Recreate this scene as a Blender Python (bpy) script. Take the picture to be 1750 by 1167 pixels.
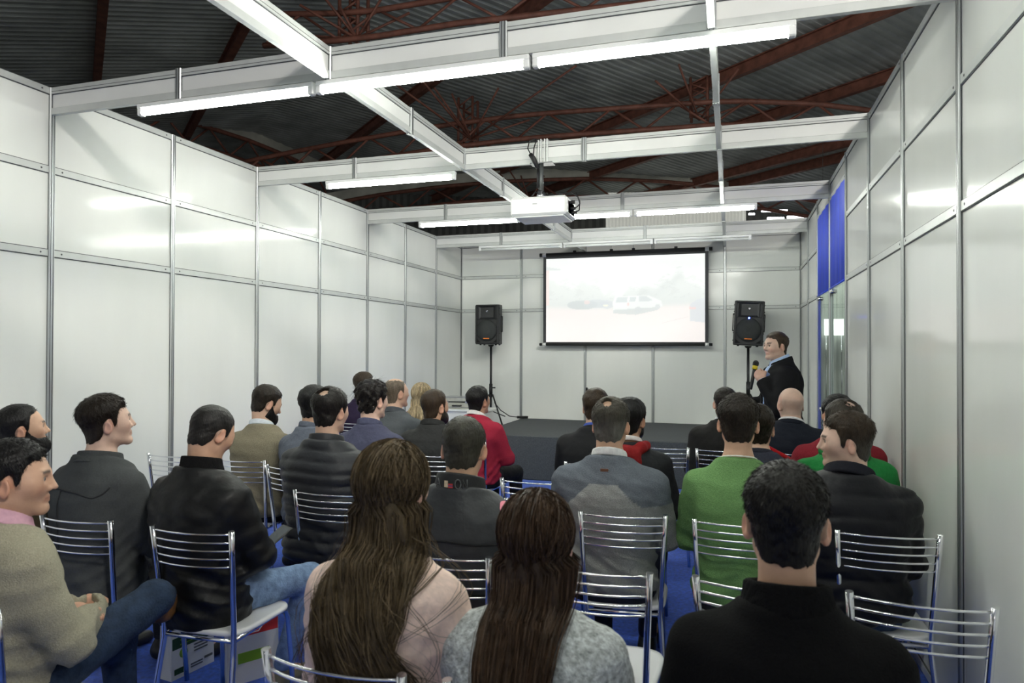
import bpy, math, random
import numpy as np
from mathutils import Matrix, Vector
for o in list(bpy.data.objects): bpy.data.objects.remove(o, do_unlink=True)
S = bpy.context.scene
COL = S.collection
random.seed(7); RNG = np.random.default_rng(11)
PI = math.pi

# ------------------------------------------------------------------ camera
FPX, AZ, PIT, ROL = 1194.41, .3041, .0107, .0029
CAM = np.array([4.0859, -10.3133, 1.60])
FW = np.array([-math.sin(AZ)*math.cos(PIT), math.cos(AZ)*math.cos(PIT), math.sin(PIT)])
r0 = np.array([math.cos(AZ), math.sin(AZ), 0.]); u0 = np.cross(r0, FW)
RT = math.cos(ROL)*r0 + math.sin(ROL)*u0
UP = -math.sin(ROL)*r0 + math.cos(ROL)*u0
cd = bpy.data.cameras.new('camera'); cam = bpy.data.objects.new('camera', cd); COL.objects.link(cam)
cd.sensor_width = 36; cd.lens = FPX/1750*36; cd.clip_end = 200; cd.clip_start = .05
mw = Matrix.Identity(4)
for i in range(3):
    mw[i][0] = RT[i]; mw[i][1] = UP[i]; mw[i][2] = -FW[i]; mw[i][3] = CAM[i]
cam.matrix_world = mw
cd.dof.use_dof = True; cd.dof.focus_distance = 5.5; cd.dof.aperture_fstop = 5.0
S.camera = cam
# ------------------------------------------------------------------ light and exposure
W = bpy.data.worlds.new('world'); S.world = W; W.use_nodes = True
bgn = W.node_tree.nodes['Background']; bgn.inputs[0].default_value = (.92, .96, 1, 1); bgn.inputs[1].default_value = .30
S.view_settings.view_transform = 'Standard'; S.view_settings.look = 'None'
S.view_settings.exposure = 0.64; S.view_settings.gamma = 1.0; S.view_settings.use_curve_mapping = False
TUBE_E = 64.0          # emission of the fluorescent tubes
HALL_W = 270.0         # watts of each high-bay hall lamp

# ------------------------------------------------------------------ helpers
def link(o, parent=None):
    COL.objects.link(o)
    if parent is not None: o.parent = parent
    return o
def tag(o, label=None, cat=None, group=None, kind=None):
    if label: o['label'] = label
    if cat: o['category'] = cat
    if group: o['group'] = group
    if kind: o['kind'] = kind
    return o
def empty(name, loc=(0, 0, 0), rz=0, parent=None):
    o = bpy.data.objects.new(name, None); o.location = loc; o.rotation_euler = (0, 0, rz); o.empty_display_size = .1
    return link(o, parent)
class MB:
    """collects shapes, builds one mesh object"""
    def __init__(s): s.v = []; s.f = []; s.m = []; s.sm = []
    def add(s, vs, fs, m=0, smooth=False):
        n = len(s.v); s.v += [tuple(map(float, p)) for p in vs]
        for f in fs: s.f.append([i+n for i in f]); s.m.append(m); s.sm.append(smooth)
        return s
    def box(s, c, d, m=0, M=None, bev=0):
        x, y, z = [k/2 for k in d]
        if bev > 0:
            b = min(bev, x*.9, y*.9, z*.9); P = []
            for sx in (-1, 1):
                for sy in (-1, 1):
                    for sz in (-1, 1):
                        P += [(sx*x, sy*(y-b), sz*(z-b)), (sx*(x-b), sy*y, sz*(z-b)), (sx*(x-b), sy*(y-b), sz*z)]
            idx = {}
            k = 0
            for sx in (-1, 1):
                for sy in (-1, 1):
                    for sz in (-1, 1):
                        idx[(sx, sy, sz)] = k; k += 3
            F = []
            q = [(-1, -1), (1, -1), (1, 1), (-1, 1)]
            for sg in (-1, 1):
                a = [idx[(sg, i, j)] for i, j in q]; F.append(a if sg > 0 else a[::-1])
                a = [idx[(i, sg, j)]+1 for i, j in q]; F.append(a[::-1] if sg > 0 else a)
                a = [idx[(i, j, sg)]+2 for i, j in q]; F.append(a if sg > 0 else a[::-1])
            for i in (-1, 1):
                for j in (-1, 1):
                    F.append([idx[(i, j, -1)], idx[(i, j, -1)]+1, idx[(i, j, 1)]+1, idx[(i, j, 1)]][::(1 if i*j < 0 else -1)])
                    F.append([idx[(i, -1, j)], idx[(i, -1, j)]+2, idx[(i, 1, j)]+2, idx[(i, 1, j)]][::(1 if i*j > 0 else -1)])
                    F.append([idx[(-1, i, j)]+1, idx[(-1, i, j)]+2, idx[(1, i, j)]+2, idx[(1, i, j)]+1][::(1 if i*j < 0 else -1)])
                    for l in (-1, 1):
                        n = idx[(i, j, l)]; F.append([n, n+1, n+2] if i*j*l > 0 else [n+2, n+1, n])
        else:
            P = [(sx*x, sy*y, sz*z) for sx in (-1, 1) for sy in (-1, 1) for sz in (-1, 1)]
            F = [(0, 1, 3, 2), (4, 6, 7, 5), (0, 4, 5, 1), (2, 3, 7, 6), (0, 2, 6, 4), (1, 5, 7, 3)]
        if M is not None: P = [tuple(M @ Vector(p)) for p in P]
        return s.add([(p[0]+c[0], p[1]+c[1], p[2]+c[2]) for p in P], F, m)
    def tube(s, pts, r, n=10, m=0, caps=True, smooth=True):
        pts = [np.array(p, float) for p in pts]; rs = r if hasattr(r, '__len__') else [r]*len(pts)
        V = []; F = []; prev = None
        for i, p in enumerate(pts):
            t = pts[min(i+1, len(pts)-1)]-pts[max(i-1, 0)]; t = t/(np.linalg.norm(t)+1e-12)
            if prev is None:
                a = np.array([0, 0, 1.]) if abs(t[2]) < .9 else np.array([1., 0, 0])
                u = np.cross(t, a)
            else: u = prev-t*(prev@t)
            u /= np.linalg.norm(u)+1e-12; prev = u; w = np.cross(t, u)
            for k in range(n):
                th = 2*PI*k/n; V.append(p+rs[i]*(math.cos(th)*u+math.sin(th)*w))
        for i in range(len(pts)-1):
            for k in range(n):
                F.append([i*n+k, i*n+(k+1) % n, (i+1)*n+(k+1) % n, (i+1)*n+k])
        s.add(V, F, m, smooth)
        if caps:
            b = len(s.v)-len(V)
            s.f.append([b+k for k in range(n)][::-1]); s.m.append(m); s.sm.append(False)
            s.f.append([b+(len(pts)-1)*n+k for k in range(n)]); s.m.append(m); s.sm.append(False)
        return s
    def prism(s, poly, axis, a, b, m=0):
        """poly: 2D points; axis 0/1/2 is the extrusion axis"""
        n = len(poly)
        def mk(p, t):
            return (t, p[0], p[1]) if axis == 0 else ((p[0], t, p[1]) if axis == 1 else (p[0], p[1], t))
        V = [mk(p, a) for p in poly]+[mk(p, b) for p in poly]
        F = [[i, (i+1) % n, n+(i+1) % n, n+i] for i in range(n)]+[list(range(n))[::-1], [n+i for i in range(n)]]
        return s.add(V, F, m)
    def lathe(s, prof, c, n=20, m=0, M=None, smooth=True):
        """prof: (radius, height) list along local z"""
        V = []; F = []
        for (r, h) in prof:
            for k in range(n):
                V.append((r*math.cos(2*PI*k/n), r*math.sin(2*PI*k/n), h))
        for i in range(len(prof)-1):
            for k in range(n): F.append([i*n+k, i*n+(k+1) % n, (i+1)*n+(k+1) % n, (i+1)*n+k])
        F += [[k for k in range(n)][::-1], [(len(prof)-1)*n+k for k in range(n)]]
        if M is not None: V = [tuple(M @ Vector(p)) for p in V]
        return s.add([(p[0]+c[0], p[1]+c[1], p[2]+c[2]) for p in V], F, m, smooth)
    def mesh(s, name, mats):
        me = bpy.data.meshes.new(name); me.from_pydata(s.v, [], s.f)
        for mt in (mats if isinstance(mats, (list, tuple)) else [mats]): me.materials.append(mt)
        me.polygons.foreach_set('material_index', s.m); me.polygons.foreach_set('use_smooth', s.sm)
        me.update(); return me
    def build(s, name, mats, parent=None, loc=None):
        o = bpy.data.objects.new(name, s.mesh(name, mats))
        if loc is not None: o.location = loc
        return link(o, parent)
def inst(name, me, parent=None, loc=(0, 0, 0), rot=(0, 0, 0)):
    o = bpy.data.objects.new(name, me); o.location = loc; o.rotation_euler = rot
    return link(o, parent)
def fix_normals(o):
    import bmesh
    bm = bmesh.new(); bm.from_mesh(o.data); bmesh.ops.recalc_face_normals(bm, faces=bm.faces); bm.to_mesh(o.data); bm.free()

# ------------------------------------------------------------------ materials
def mat(name, col, rough=.5, metal=0, var=0, vscale=8, bump=0, bscale=60, stretch=(1, 1, 1), spec=.5, emit=None, attr=False, sheen=0, coat=0):
    m = bpy.data.materials.new(name); m.use_nodes = True; nt = m.node_tree; N = nt.nodes; L = nt.links
    b = N['Principled BSDF']; b.inputs['Roughness'].default_value = rough; b.inputs['Metallic'].default_value = metal
    b.inputs['Specular IOR Level'].default_value = spec
    b.inputs['Base Color'].default_value = (*col, 1)
    if sheen: b.inputs['Sheen Weight'].default_value = sheen
    if coat: b.inputs['Coat Weight'].default_value = coat; b.inputs['Coat Roughness'].default_value = .1
    tc = N.new('ShaderNodeTexCoord'); mp = N.new('ShaderNodeMapping'); mp.inputs['Scale'].default_value = stretch
    L.new(tc.outputs['Object'], mp.inputs['Vector'])
    src = None
    if attr:
        at = N.new('ShaderNodeAttribute'); at.attribute_name = 'col'; src = at.outputs['Color']; L.new(src, b.inputs['Base Color'])
    if var:
        nz = N.new('ShaderNodeTexNoise'); nz.inputs['Scale'].default_value = vscale; nz.inputs['Detail'].default_value = 5
        L.new(mp.outputs[0], nz.inputs['Vector'])
        mr = N.new('ShaderNodeMapRange'); mr.inputs[1].default_value = .3; mr.inputs[2].default_value = .7
        mr.inputs[3].default_value = 1-var; mr.inputs[4].default_value = 1+var
        L.new(nz.outputs['Fac'], mr.inputs[0])
        mx = N.new('ShaderNodeVectorMath'); mx.operation = 'MULTIPLY'
        if src: L.new(src, mx.inputs[0])
        else: mx.inputs[0].default_value = col
        L.new(mr.outputs[0], mx.inputs[1]); L.new(mx.outputs[0], b.inputs['Base Color'])
    if bump:
        nb = N.new('ShaderNodeTexNoise'); nb.inputs['Scale'].default_value = bscale; nb.inputs['Detail'].default_value = 4
        L.new(mp.outputs[0], nb.inputs['Vector'])
        bp = N.new('ShaderNodeBump'); bp.inputs['Strength'].default_value = bump; bp.inputs['Distance'].default_value = .01
        L.new(nb.outputs['Fac'], bp.inputs['Height']); L.new(bp.outputs[0], b.inputs['Normal'])
    if emit:
        b.inputs['Emission Color'].default_value = (*emit[:3], 1); b.inputs['Emission Strength'].default_value = emit[3]
    return m
PANEL = mat('panel_laminate', (.82, .835, .80), .12, var=.03, vscale=2.5, stretch=(1, 1, .25), bump=.004, bscale=4, spec=.22)
ALU = mat('anodised_aluminium', (.50, .52, .52), .4, .7, var=.06, vscale=20, stretch=(1, 1, .1))
GROOVE = mat('groove_shadow_tone', (.09, .095, .10), .7)  # dark colour stands in for shade in grooves and gaps; also on screws
RAILM = mat('painted_rail', (.60, .62, .60), .4, .15, var=.04, vscale=12)
BEAMP = mat('beam_infill', (.80, .81, .79), .35, var=.03, vscale=4)
CARPET = mat('blue_carpet', (.018, .085, .50), .95, var=.35, vscale=40, bump=.5, bscale=350, sheen=.2)
STAGEC = mat('charcoal_carpet', (.085, .092, .096), .95, var=.35, vscale=160, bump=.6, bscale=400)
CONC = mat('concrete', (.25, .25, .25), .8, var=.2, vscale=3)
WHITEP = mat('white_plastic', (.82, .83, .82), .3, var=.02)
TUBE = mat('lit_tube', (1, 1, 1), .4, emit=(.96, 1.0, .91, TUBE_E))
TUBEOFF = mat('unlit_tube', (.85, .88, .86), .2, var=.01)
ROOFM = mat('roof_sheet', (.42, .445, .435), .6, .1, var=.3, vscale=1.2, stretch=(1, 1, 1), bump=.05, bscale=12)
RUST = mat('red_oxide_steel', (.21, .082, .056), .6, var=.3, vscale=6, bump=.1, bscale=40)
LIGHTST = mat('weathered_gutter', (.5, .5, .44), .7, var=.25, vscale=2)
FARW = mat('far_wall_sheet', (.16, .165, .155), .6, .1, var=.15, vscale=1)
FARL = mat('glowing_cladding', (.6, .6, .55), .6, var=.1, vscale=1, emit=(.9, .92, .84, .20))  # weak glow added in place of daylight falling on the pale wall
CHROME = mat('chrome', (.80, .81, .83), .12, 1.0, var=.02)
SEATW = mat('white_seat', (.80, .81, .83), .22, var=.02, coat=.3)
BLACKP = mat('black_plastic', (.016, .017, .018), .45, var=.15, vscale=60, bump=.15, bscale=300)
BLACKM = mat('black_metal', (.02, .021, .023), .4, .4, var=.1)
GRILL = mat('speaker_grill', (.028, .032, .032), .5, .3, var=.5, vscale=300, bump=.5, bscale=500)
ORANGE = mat('orange_badge', (.85, .22, .03), .4, var=.05)
BLUELED = mat('blue_led', (.1, .2, 1), .4, emit=(.06, .12, 1, 12))
BLIND = mat('blue_blind', (.03, .085, .80), .5, var=.15, vscale=3, stretch=(1, 6, .3))
STEELB = mat('bracket_steel', (.6, .6, .62), .25, 1, var=.03)
RUBBER = mat('black_cable', (.01, .01, .011), .5, var=.1)
CASEM = mat('flight_case', (.50, .50, .44), .5, .2, var=.1, vscale=20)
def glass_mat():
    m = bpy.data.materials.new('clear_pane'); m.use_nodes = True; nt = m.node_tree; N = nt.nodes; L = nt.links
    for n in list(N): N.remove(n)
    o = N.new('ShaderNodeOutputMaterial'); mx = N.new('ShaderNodeMixShader'); t = N.new('ShaderNodeBsdfTransparent'); g = N.new('ShaderNodeBsdfGlossy')
    t.inputs[0].default_value = (.86, .92, .89, 1); g.inputs['Roughness'].default_value = .02; lw = N.new('ShaderNodeLayerWeight'); pw = N.new('ShaderNodeMath'); pw.operation = 'POWER'; pw.inputs[1].default_value = 5; fr = N.new('ShaderNodeMath'); fr.operation = 'MULTIPLY'; fr.inputs[1].default_value = .35; L.new(lw.outputs['Facing'], pw.inputs[0]); L.new(pw.outputs[0], fr.inputs[0])
    L.new(fr.outputs[0], mx.inputs[0]); L.new(t.outputs[0], mx.inputs[1]); L.new(g.outputs[0], mx.inputs[2]); L.new(mx.outputs[0], o.inputs[0])
    return m
GLASS = glass_mat()
SKIN = mat('skin', (.5, .3, .2), .48, attr=True, var=.07, vscale=30, bump=.06, bscale=220)
HAIR = mat('hair', (.02, .015, .01), .42, attr=True, var=.35, vscale=45, stretch=(1, 1, .35), bump=.35, bscale=150, spec=.22)
CL = {
 'knit': mat('knit_cloth', (.5, .5, .5), .95, attr=True, var=.16, vscale=180, bump=.5, bscale=260, spec=.12),
 'wool': mat('wool_cloth', (.5, .5, .5), .95, attr=True, var=.35, vscale=130, bump=.6, bscale=220, spec=.12),
 'cotton': mat('cotton_cloth', (.5, .5, .5), .85, attr=True, var=.09, vscale=60, bump=.35, bscale=45, spec=.25),
 'nylon': mat('nylon_cloth', (.5, .5, .5), .5, attr=True, var=.12, vscale=20, bump=.3, bscale=28, spec=.28),
 'suit': mat('suit_cloth', (.5, .5, .5), .8, attr=True, var=.12, vscale=200, bump=.2, bscale=30, spec=.15),
 'denim': mat('denim_cloth', (.5, .5, .5), .85, attr=True, var=.3, vscale=30, bump=.4, bscale=120, spec=.2),
 'heather': mat('heather_cloth', (.5, .5, .5), .95, attr=True, var=.5, vscale=75, bump=.6, bscale=160, sheen=.3, spec=.15),
 'leather': mat('shoe_leather', (.5, .5, .5), .45, attr=True, var=.15, vscale=40, bump=.15, bscale=120),
}

# ------------------------------------------------------------------ booth shell
ZT, ZM, ZB = 3.231, 2.716, 2.193
RY0, NSEG, BW = -12.0, 12, 5
def struct(o): o['kind'] = 'structure'; return o
m = MB(); m.box((2.5, -6, -.01), (5.1, 12.2, .02)); struct(m.build('floor', CARPET))
m = MB(); m.box((0, 4, -.045), (70, 70, .04)); struct(m.build('floor_hall', CONC))
def post_mesh(h):
    a, p = .02, []
    side = [(-a+.005, 0), (-.0105, 0), (-.0105, .006), (-.0065, .006), (-.0065, 0), (.0065, 0), (.0065, .006), (.0105, .006), (.0105, 0), (a-.005, 0)]
    dark = [0, 1, 1, 1, 0, 1, 1, 1, 0, 0]
    pts = []; dk = []
    for k in range(4):
        c, s = math.cos(k*PI/2), math.sin(k*PI/2)
        for (t, d), q in zip(side, dark):
            x, y = a-d, t
            pts.append((c*x-s*y, s*x+c*y)); dk.append(q)
    n = len(pts); mb = MB()
    mb.prism(pts, 2, 0, h, 0)
    for i in range(n): mb.m[i] = dk[i]
    return mb.mesh('post', [ALU, GROOVE])
POST = post_mesh(ZT)
def rail_mesh(L):
    mb = MB(); mb.box((L/2, 0, 0), (L, .026, .040), 0)
    for s in (-1, 1):
        mb.box((L/2, 0, s*.0225), (L, .018, .005), 1)
        for e in (.05, L-.05):
            mb.lathe([(.006, 0), (.006, .0012)], (e, s*.0131, 0), 8, 1, Matrix.Rotation(-s*PI/2, 3, 'X'), smooth=False)
    return mb.mesh('rail', [RAILM, GROOVE])
RAIL = rail_mesh(.958)
def panel_mesh(h):
    mb = MB(); mb.box((.479, 0, h/2), (.960, .007, h)); return mb.mesh('panel', [PANEL])
ZR = [.03, ZB, ZM, ZT-.021]
PANELS = [panel_mesh(ZR[i+1]-ZR[i]-.046) for i in range(3)]
HEAD = panel_mesh(.14)
def wall(name, org, rz, n, windows=()):
    w = struct(empty(name, org, rz))
    for i in range(n+1): inst('post', POST, w, (i, 0, 0))
    for i in range(n):
        if i in windows:
            for z in (.03, 3.05, ZR[3]): inst('rail', RAIL, w, (i+.021, 0, z))
            inst('panel', HEAD, w, (i+.021, 0, 3.072)).scale = (1, 1, .9)
            continue
        for z in ZR: inst('rail', RAIL, w, (i+.021, 0, z))
        for k in range(3): inst('panel', PANELS[k], w, (i+.021, 0, ZR[k]+.023))
    return w
wall('wall_left', (0, RY0, 0), PI/2, NSEG)
wall('wall_right', (5, RY0, 0), PI/2, NSEG, (8, 9))
wall('wall_back', (.0, 0, 0), 0, BW)
# two glazed bays with blue roller blinds
for n, (y0, strip) in enumerate([(-3, True), (-4, False)]):
    w = struct(empty('window_%d' % (n+1), (5, y0, 0)))
    mb = MB(); mb.box((0, .5, 1.54), (.006, .955, 2.97)); mb.build('pane', GLASS, w)
    mb = MB()
    for k in range(24):                               # softly rippled fabric
        ya, yb = .03+k*.94/24, .03+(k+1)*.94/24; xa, xb = -.014+.004*math.sin(k*.9), -.014+.004*math.sin((k+1)*.9)
        mb.add([(xa, ya, 2.19), (xb, yb, 2.19), (xb, yb, 3.03), (xa, ya, 3.03), (xa+.002, ya, 2.19), (xb+.002, yb, 2.19), (xb+.002, yb, 3.03), (xa+.002, ya, 3.03)], [(0, 3, 2, 1), (4, 5, 6, 7), (0, 1, 5, 4)], 0, True)
    mb.tube([(-.013, .03, 2.185), (-.013, .97, 2.185)], .008, 8)
    mb.build('blind', BLIND, w)
    mb = MB(); mb.tube([(-.02, .86, 2.15), (.03, .86, 2.15)], .018, 10); mb.tube([(-.02, .93, 2.15), (.03, .93, 2.15)], .018, 10); mb.build('bracket', STEELB, w)
    if strip:
        mb = MB(); mb.box((-.010, .87, 1.08), (.008, .17, 2.1)); mb.build('blue_board', mat('blue_board', (.012, .04, .34), .4, var=.1), w)
        mb = MB(); mb.tube([(-.03, .70, .98), (.02, .70, .98)], .018, 10); mb.tube([(-.02, .70, .98), (-.02, .40, .92)], .006, 6); mb.build('door_closer', STEELB, w)
# beams
def beam_conn():
    me = post_mesh(.18); return me
CONN = beam_conn()
def beam(loc, rz, L, conns, label, infill_breaks):
    b = tag(empty('ceiling_beam', loc, rz), label, 'beam', None)
    ed = sorted(set([0]+infill_breaks+[L]))
    for i in range(len(ed)-1):
        a, c = ed[i]+.021, ed[i+1]-.021
        mb = MB(); mb.box(((a+c)/2, 0, .086), (c-a, .010, .10)); mb.build('infill_panel', BEAMP, b)
        for z in (.021, .151):
            mb = MB(); mb.box(((a+c)/2, 0, z), (c-a, .03, .040), 0)
            mb.box(((a+c)/2, 0, z+(.0215 if z < .1 else -.0215)), (c-a, .018, .003), 1)
            if z > .1: mb.box(((a+c)/2, 0, z-.006), (c-a, .0308, .003), 1)
            mb.build('rail', [RAILM, GROOVE], b)
    for x in conns: inst('connector_post', CONN, b, (x, 0, -.004))
    return b
BZ = ZT-.172
BY = {-7: 'nearest white cross beam with three lit tubes under it', -5: 'white cross beam carrying the ceiling projector', -3: 'white cross beam just behind the projector with three lit tubes',
      -1: 'farthest white cross beam above the projection screen with unlit tubes', -9: 'white cross beam over the nearest audience row', -11: 'white cross beam behind the viewpoint'}
for y, lb in BY.items(): beam((0, y, BZ), 0, 5, [1, 2, 3, 4], lb, [1, 2, 3, 4])
beam((2, -12, BZ), PI/2, 12, [2, 4, 6, 8, 10], 'long white lengthwise beam running left of the projector', [1, 2, 3, 4, 5, 6, 7, 8, 9, 10, 11])
beam((4, -12, BZ), PI/2, 12, [2, 4, 6, 8, 10], 'long white lengthwise beam seen edge-on at right', [1, 2, 3, 4, 5, 6, 7, 8, 9, 10, 11])
# fluorescent fittings
def fitting_mesh(L, lit):
    h = MB(); h.box((L/2, 0, .016), (L, .045, .030), 0, bev=.005); H = h.mesh('housing', [WHITEP])
    t = MB(); t.tube([(.035, 0, -.020), (L-.035, 0, -.020)], .0165, 14); T = t.mesh('tube', [TUBE if lit else TUBEOFF])
    e = MB(); e.box((0, 0, -.008), (.036, .040, .062), 0, bev=.006); Ec = e.mesh('end_cap', [WHITEP])
    return H, T, Ec
FIT = {(round(L, 2), lit): fitting_mesh(L, lit) for L in (1.21,) for lit in (True, False)}
def fitting(x0, y, lit, label, group):
    H, T, Ec = FIT[(1.21, lit)]
    f = tag(empty('tube_light', (x0, y, BZ-.034)), label, 'light', group)
    inst('housing', H, f); inst('tube', T, f)
    inst('end_cap', Ec, f, (.018, 0, 0)); inst('end_cap', Ec, f, (1.21-.018, 0, 0))
for i, x in enumerate((.70, 1.925, 3.15)):
    w = ['left', 'middle', 'right'][i]
    fitting(x, -7.0, True, 'lit fluorescent tube at the %s under the nearest cross beam' % w, 'lit tubes')
    fitting(x-.03, -3.0, True, 'lit fluorescent tube at the %s under the beam behind the projector' % w, 'lit tubes')
    fitting(x-.03, -1.0, False, 'unlit white tube fitting at the %s under the farthest beam' % w, 'unlit tubes')
fitting(.72, -5.0, True, 'single lit fluorescent tube left of the projector beam crossing', 'lit tubes')
fitting(3.1, -9.0, True, 'lit fluorescent tube overhead above the nearest row at right', 'lit tubes')


# ------------------------------------------------------------------ exhibition hall around the booth
def ray(u, v): return FW+RT*(u-875)/FPX-UP*(v-583.5)/FPX
HR = 7.6
ez = ray(600, 30); P0 = CAM+ez*(HR-1.6)/ez[2]
E1 = np.array([-.759, .651, 0]); E2 = np.array([.651, .759, 0])
def roof_z(s): return HR-.075*s if s > 0 else HR+.22*s
def rp(s, t, dz=0):
    p = P0+E1*t+E2*s; return (p[0], p[1], roof_z(s)+dz)
mb = MB()
pitch = .18; T0, T1 = -14, 34
V = []; F = []
nt_ = int((T1-T0)/pitch)
prof = []
for i in range(nt_):
    t = T0+i*pitch; prof += [(t, 0), (t+.075, 0), (t+.10, .03), (t+.155, .03)]
for s in (-20, 0, 24):
    for (t, dz) in prof: V.append(rp(s, t, dz))
n = len(prof)
for k in range(2):
    for i in range(n-1): F.append([k*n+i, k*n+i+1, (k+1)*n+i+1, (k+1)*n+i])
mb.add(V, F); ro = struct(mb.build('ceiling', ROOFM)); tag(ro, 'dark corrugated metal hall roof high above the booth')
def hit_s(u, v):
    d = ray(u, v)
    for side in (0, 1):
        # plane: z = HR - k*s
        k = .075 if side == 0 else -.22
        # CAM+d*t ; s=((p-P0).E2)
        a = d[2]+k*(d@E2); b = HR-k*((CAM-P0)@E2)-CAM[2]
        t = b/a; p = CAM+d*t; s = (p-P0)@E2
        if t > 0 and ((s > 0) == (side == 0)): return s, (p-P0)@E1
    return None
def ibeam(p, q, h=.22, w=.13, name='roof_purlin', label=None):
    p = np.array(p); q = np.array(q); L = np.linalg.norm(q-p); mb = MB()
    for (dz, hh, ww) in ((0, .02, w), (-h, .02, w), (-h/2, h, .015)):
        mb.box((L/2, 0, dz), (L, ww, hh))
    o = mb.build(name, RUST); d = (q-p)/L
    o.rotation_euler = (0, -math.asin(d[2]), math.atan2(d[1], d[0])); o.location = p
    if label: tag(o, label, 'beam', 'red hall roof purlins')
    return o
sp = []
for (u, v) in [(1330, 80), (1420, 152), (1360, 280), (170, 70), (392, 80)]:
    h = hit_s(u, v)
    if h: sp.append(h[0])
ext = sorted(sp+[2.2, 11.5])
lbl = []
for i, s in enumerate(ext):
    ibeam(rp(s, T0+1, -.02), rp(s, T1-2, -.02), label='rust red steel purlin under the hall roof, number %s counted from the left' % ['one', 'two', 'three', 'four', 'five', 'six', 'seven', 'eight', 'nine', 'ten'][i])
def lattice(name, top, bot, label, r=.035, step=.75, gutter=None, rods=()):
    """truss in a vertical plane from polylines of 3D points"""
    root = tag(empty(name, tuple(np.mean([top[0], bot[-1]], axis=0))), label, 'truss'); off = np.array(root.location)
    def res(P, n):
        P = np.array(P); L = np.r_[0, np.cumsum(np.linalg.norm(np.diff(P, axis=0), axis=1))]
        t = np.linspace(0, L[-1], n); return np.stack([np.interp(t, L, P[:, k]) for k in range(3)], 1)
    Lt = sum(np.linalg.norm(np.diff(np.array(top), axis=0), axis=1)); n = max(4, int(Lt/step))
    A = res(top, n+1)-off; B = res(bot, n+1)-off
    m1 = MB(); m1.tube(A, r*1.3, 6); m1.build('top_chord', RUST, root)
    m1 = MB(); m1.tube(B, r*1.3, 6); m1.build('bottom_chord', RUST, root)
    bar = MB()
    for i in range(n):
        bar = MB()
        if i % 2: bar.tube([A[i], B[i+1]], r*.65, 5)
        else: bar.tube([B[i], A[i+1]], r*.65, 5)
        bar.build('diagonal', RUST, root)
    for (a, b) in rods: mb_ = MB(); mb_.tube([at_d(*a)-off, at_d(*b)-off], .022, 5); mb_.build('stay_rod', RUST, root)
    if gutter:
        g = MB(); G = A+np.array([0, 0, gutter])
        for i in range(n):
            a, b = G[i], G[i+1]
            w = np.array([0, .06, 0]); h = np.array([0, 0, .28])
            g.add([a, b, b+h, a+h, a+w, b+w, b+h+w, a+h+w], [(0, 1, 2, 3), (4, 7, 6, 5), (0, 4, 5, 1), (3, 2, 6, 7)])
        g.build('gutter', LIGHTST, root)
    return root
def at_d(u, v, d): return CAM+ray(u, v)*d
def on_line(pix, A, B):
    """points above the plan line A-B seen at the pixels"""
    out = []
    for (u, v) in pix:
        d = ray(u, v); n = np.array([-(B-A)[1], (B-A)[0], 0]); t = ((A-CAM)@n)/(d@n); out.append(CAM+d*t)
    return out
A_, B_ = at_d(430, 262, 15.5), at_d(1520, 190, 13.0)
lattice('roof_truss', on_line([(400, 280), (560, 248), (750, 215), (900, 196), (1100, 182), (1250, 172), (1400, 178), (1520, 193)], A_, B_),
        on_line([(400, 312), (560, 285), (750, 254), (900, 236), (1100, 222), (1250, 212), (1400, 216), (1520, 232)], A_, B_), 'rust red lattice truss arching above the projector', .04, .62,
        rods=[((805, 238, 14.6), q) for q in ((668, 138, 13), (705, 118, 13), (742, 150, 13.5), (772, 160, 14), (852, 150, 14), (905, 205, 14.4), (985, 112, 13), (700, 262, 15), (870, 262, 15))]+[((1195, 205, 13.9), q) for q in ((1120, 138, 13), (1160, 110, 13), (1262, 118, 13), (1300, 170, 13.4))])
A_, B_ = at_d(520, 345, 21), at_d(1420, 330, 21)
lattice('roof_truss', on_line([(520, 357), (640, 334), (760, 318), (880, 309), (1010, 305), (1150, 311), (1300, 328), (1440, 352)], A_, B_),
        on_line([(520, 385), (640, 364), (760, 348), (880, 339), (1010, 336), (1150, 341), (1300, 356), (1440, 380)], A_, B_), 'far curved red truss with a pale gutter along its top', .045, .75, rods=[((905, 345, 20.5), q) for q in ((855, 298, 20), (870, 290, 20), (890, 300, 20), (930, 300, 20.5), (830, 318, 20), (960, 352, 20.5))], gutter=.06)
A_, B_ = at_d(120, 130, 15), at_d(560, 315, 22)
lattice('roof_truss', on_line([(150, 165), (250, 190), (340, 213), (420, 238), (480, 262), (560, 300)], A_, B_),
        on_line([(150, 200), (250, 228), (340, 250), (420, 275), (480, 298), (560, 335)], A_, B_), 'red truss with pale gutter sloping down behind the left wall', .045, .6, gutter=.05)
A_, B_ = at_d(450, 60, 11), at_d(1150, -30, 10)
lattice('roof_truss', on_line([(450, 25), (620, 22), (780, -5), (1150, -45)], A_, B_), on_line([(450, 78), (620, 66), (780, 40), (1150, 0)], A_, B_), 'red lattice truss near the top edge above the nearest beam', .035, .6,
        rods=[((610, 66, 10.8), q) for q in ((512, 8, 10.4), (548, -12, 10.4), (580, 10, 10.6), (655, -8, 10.6), (700, 22, 10.7), (500, 60, 11))])
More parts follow.
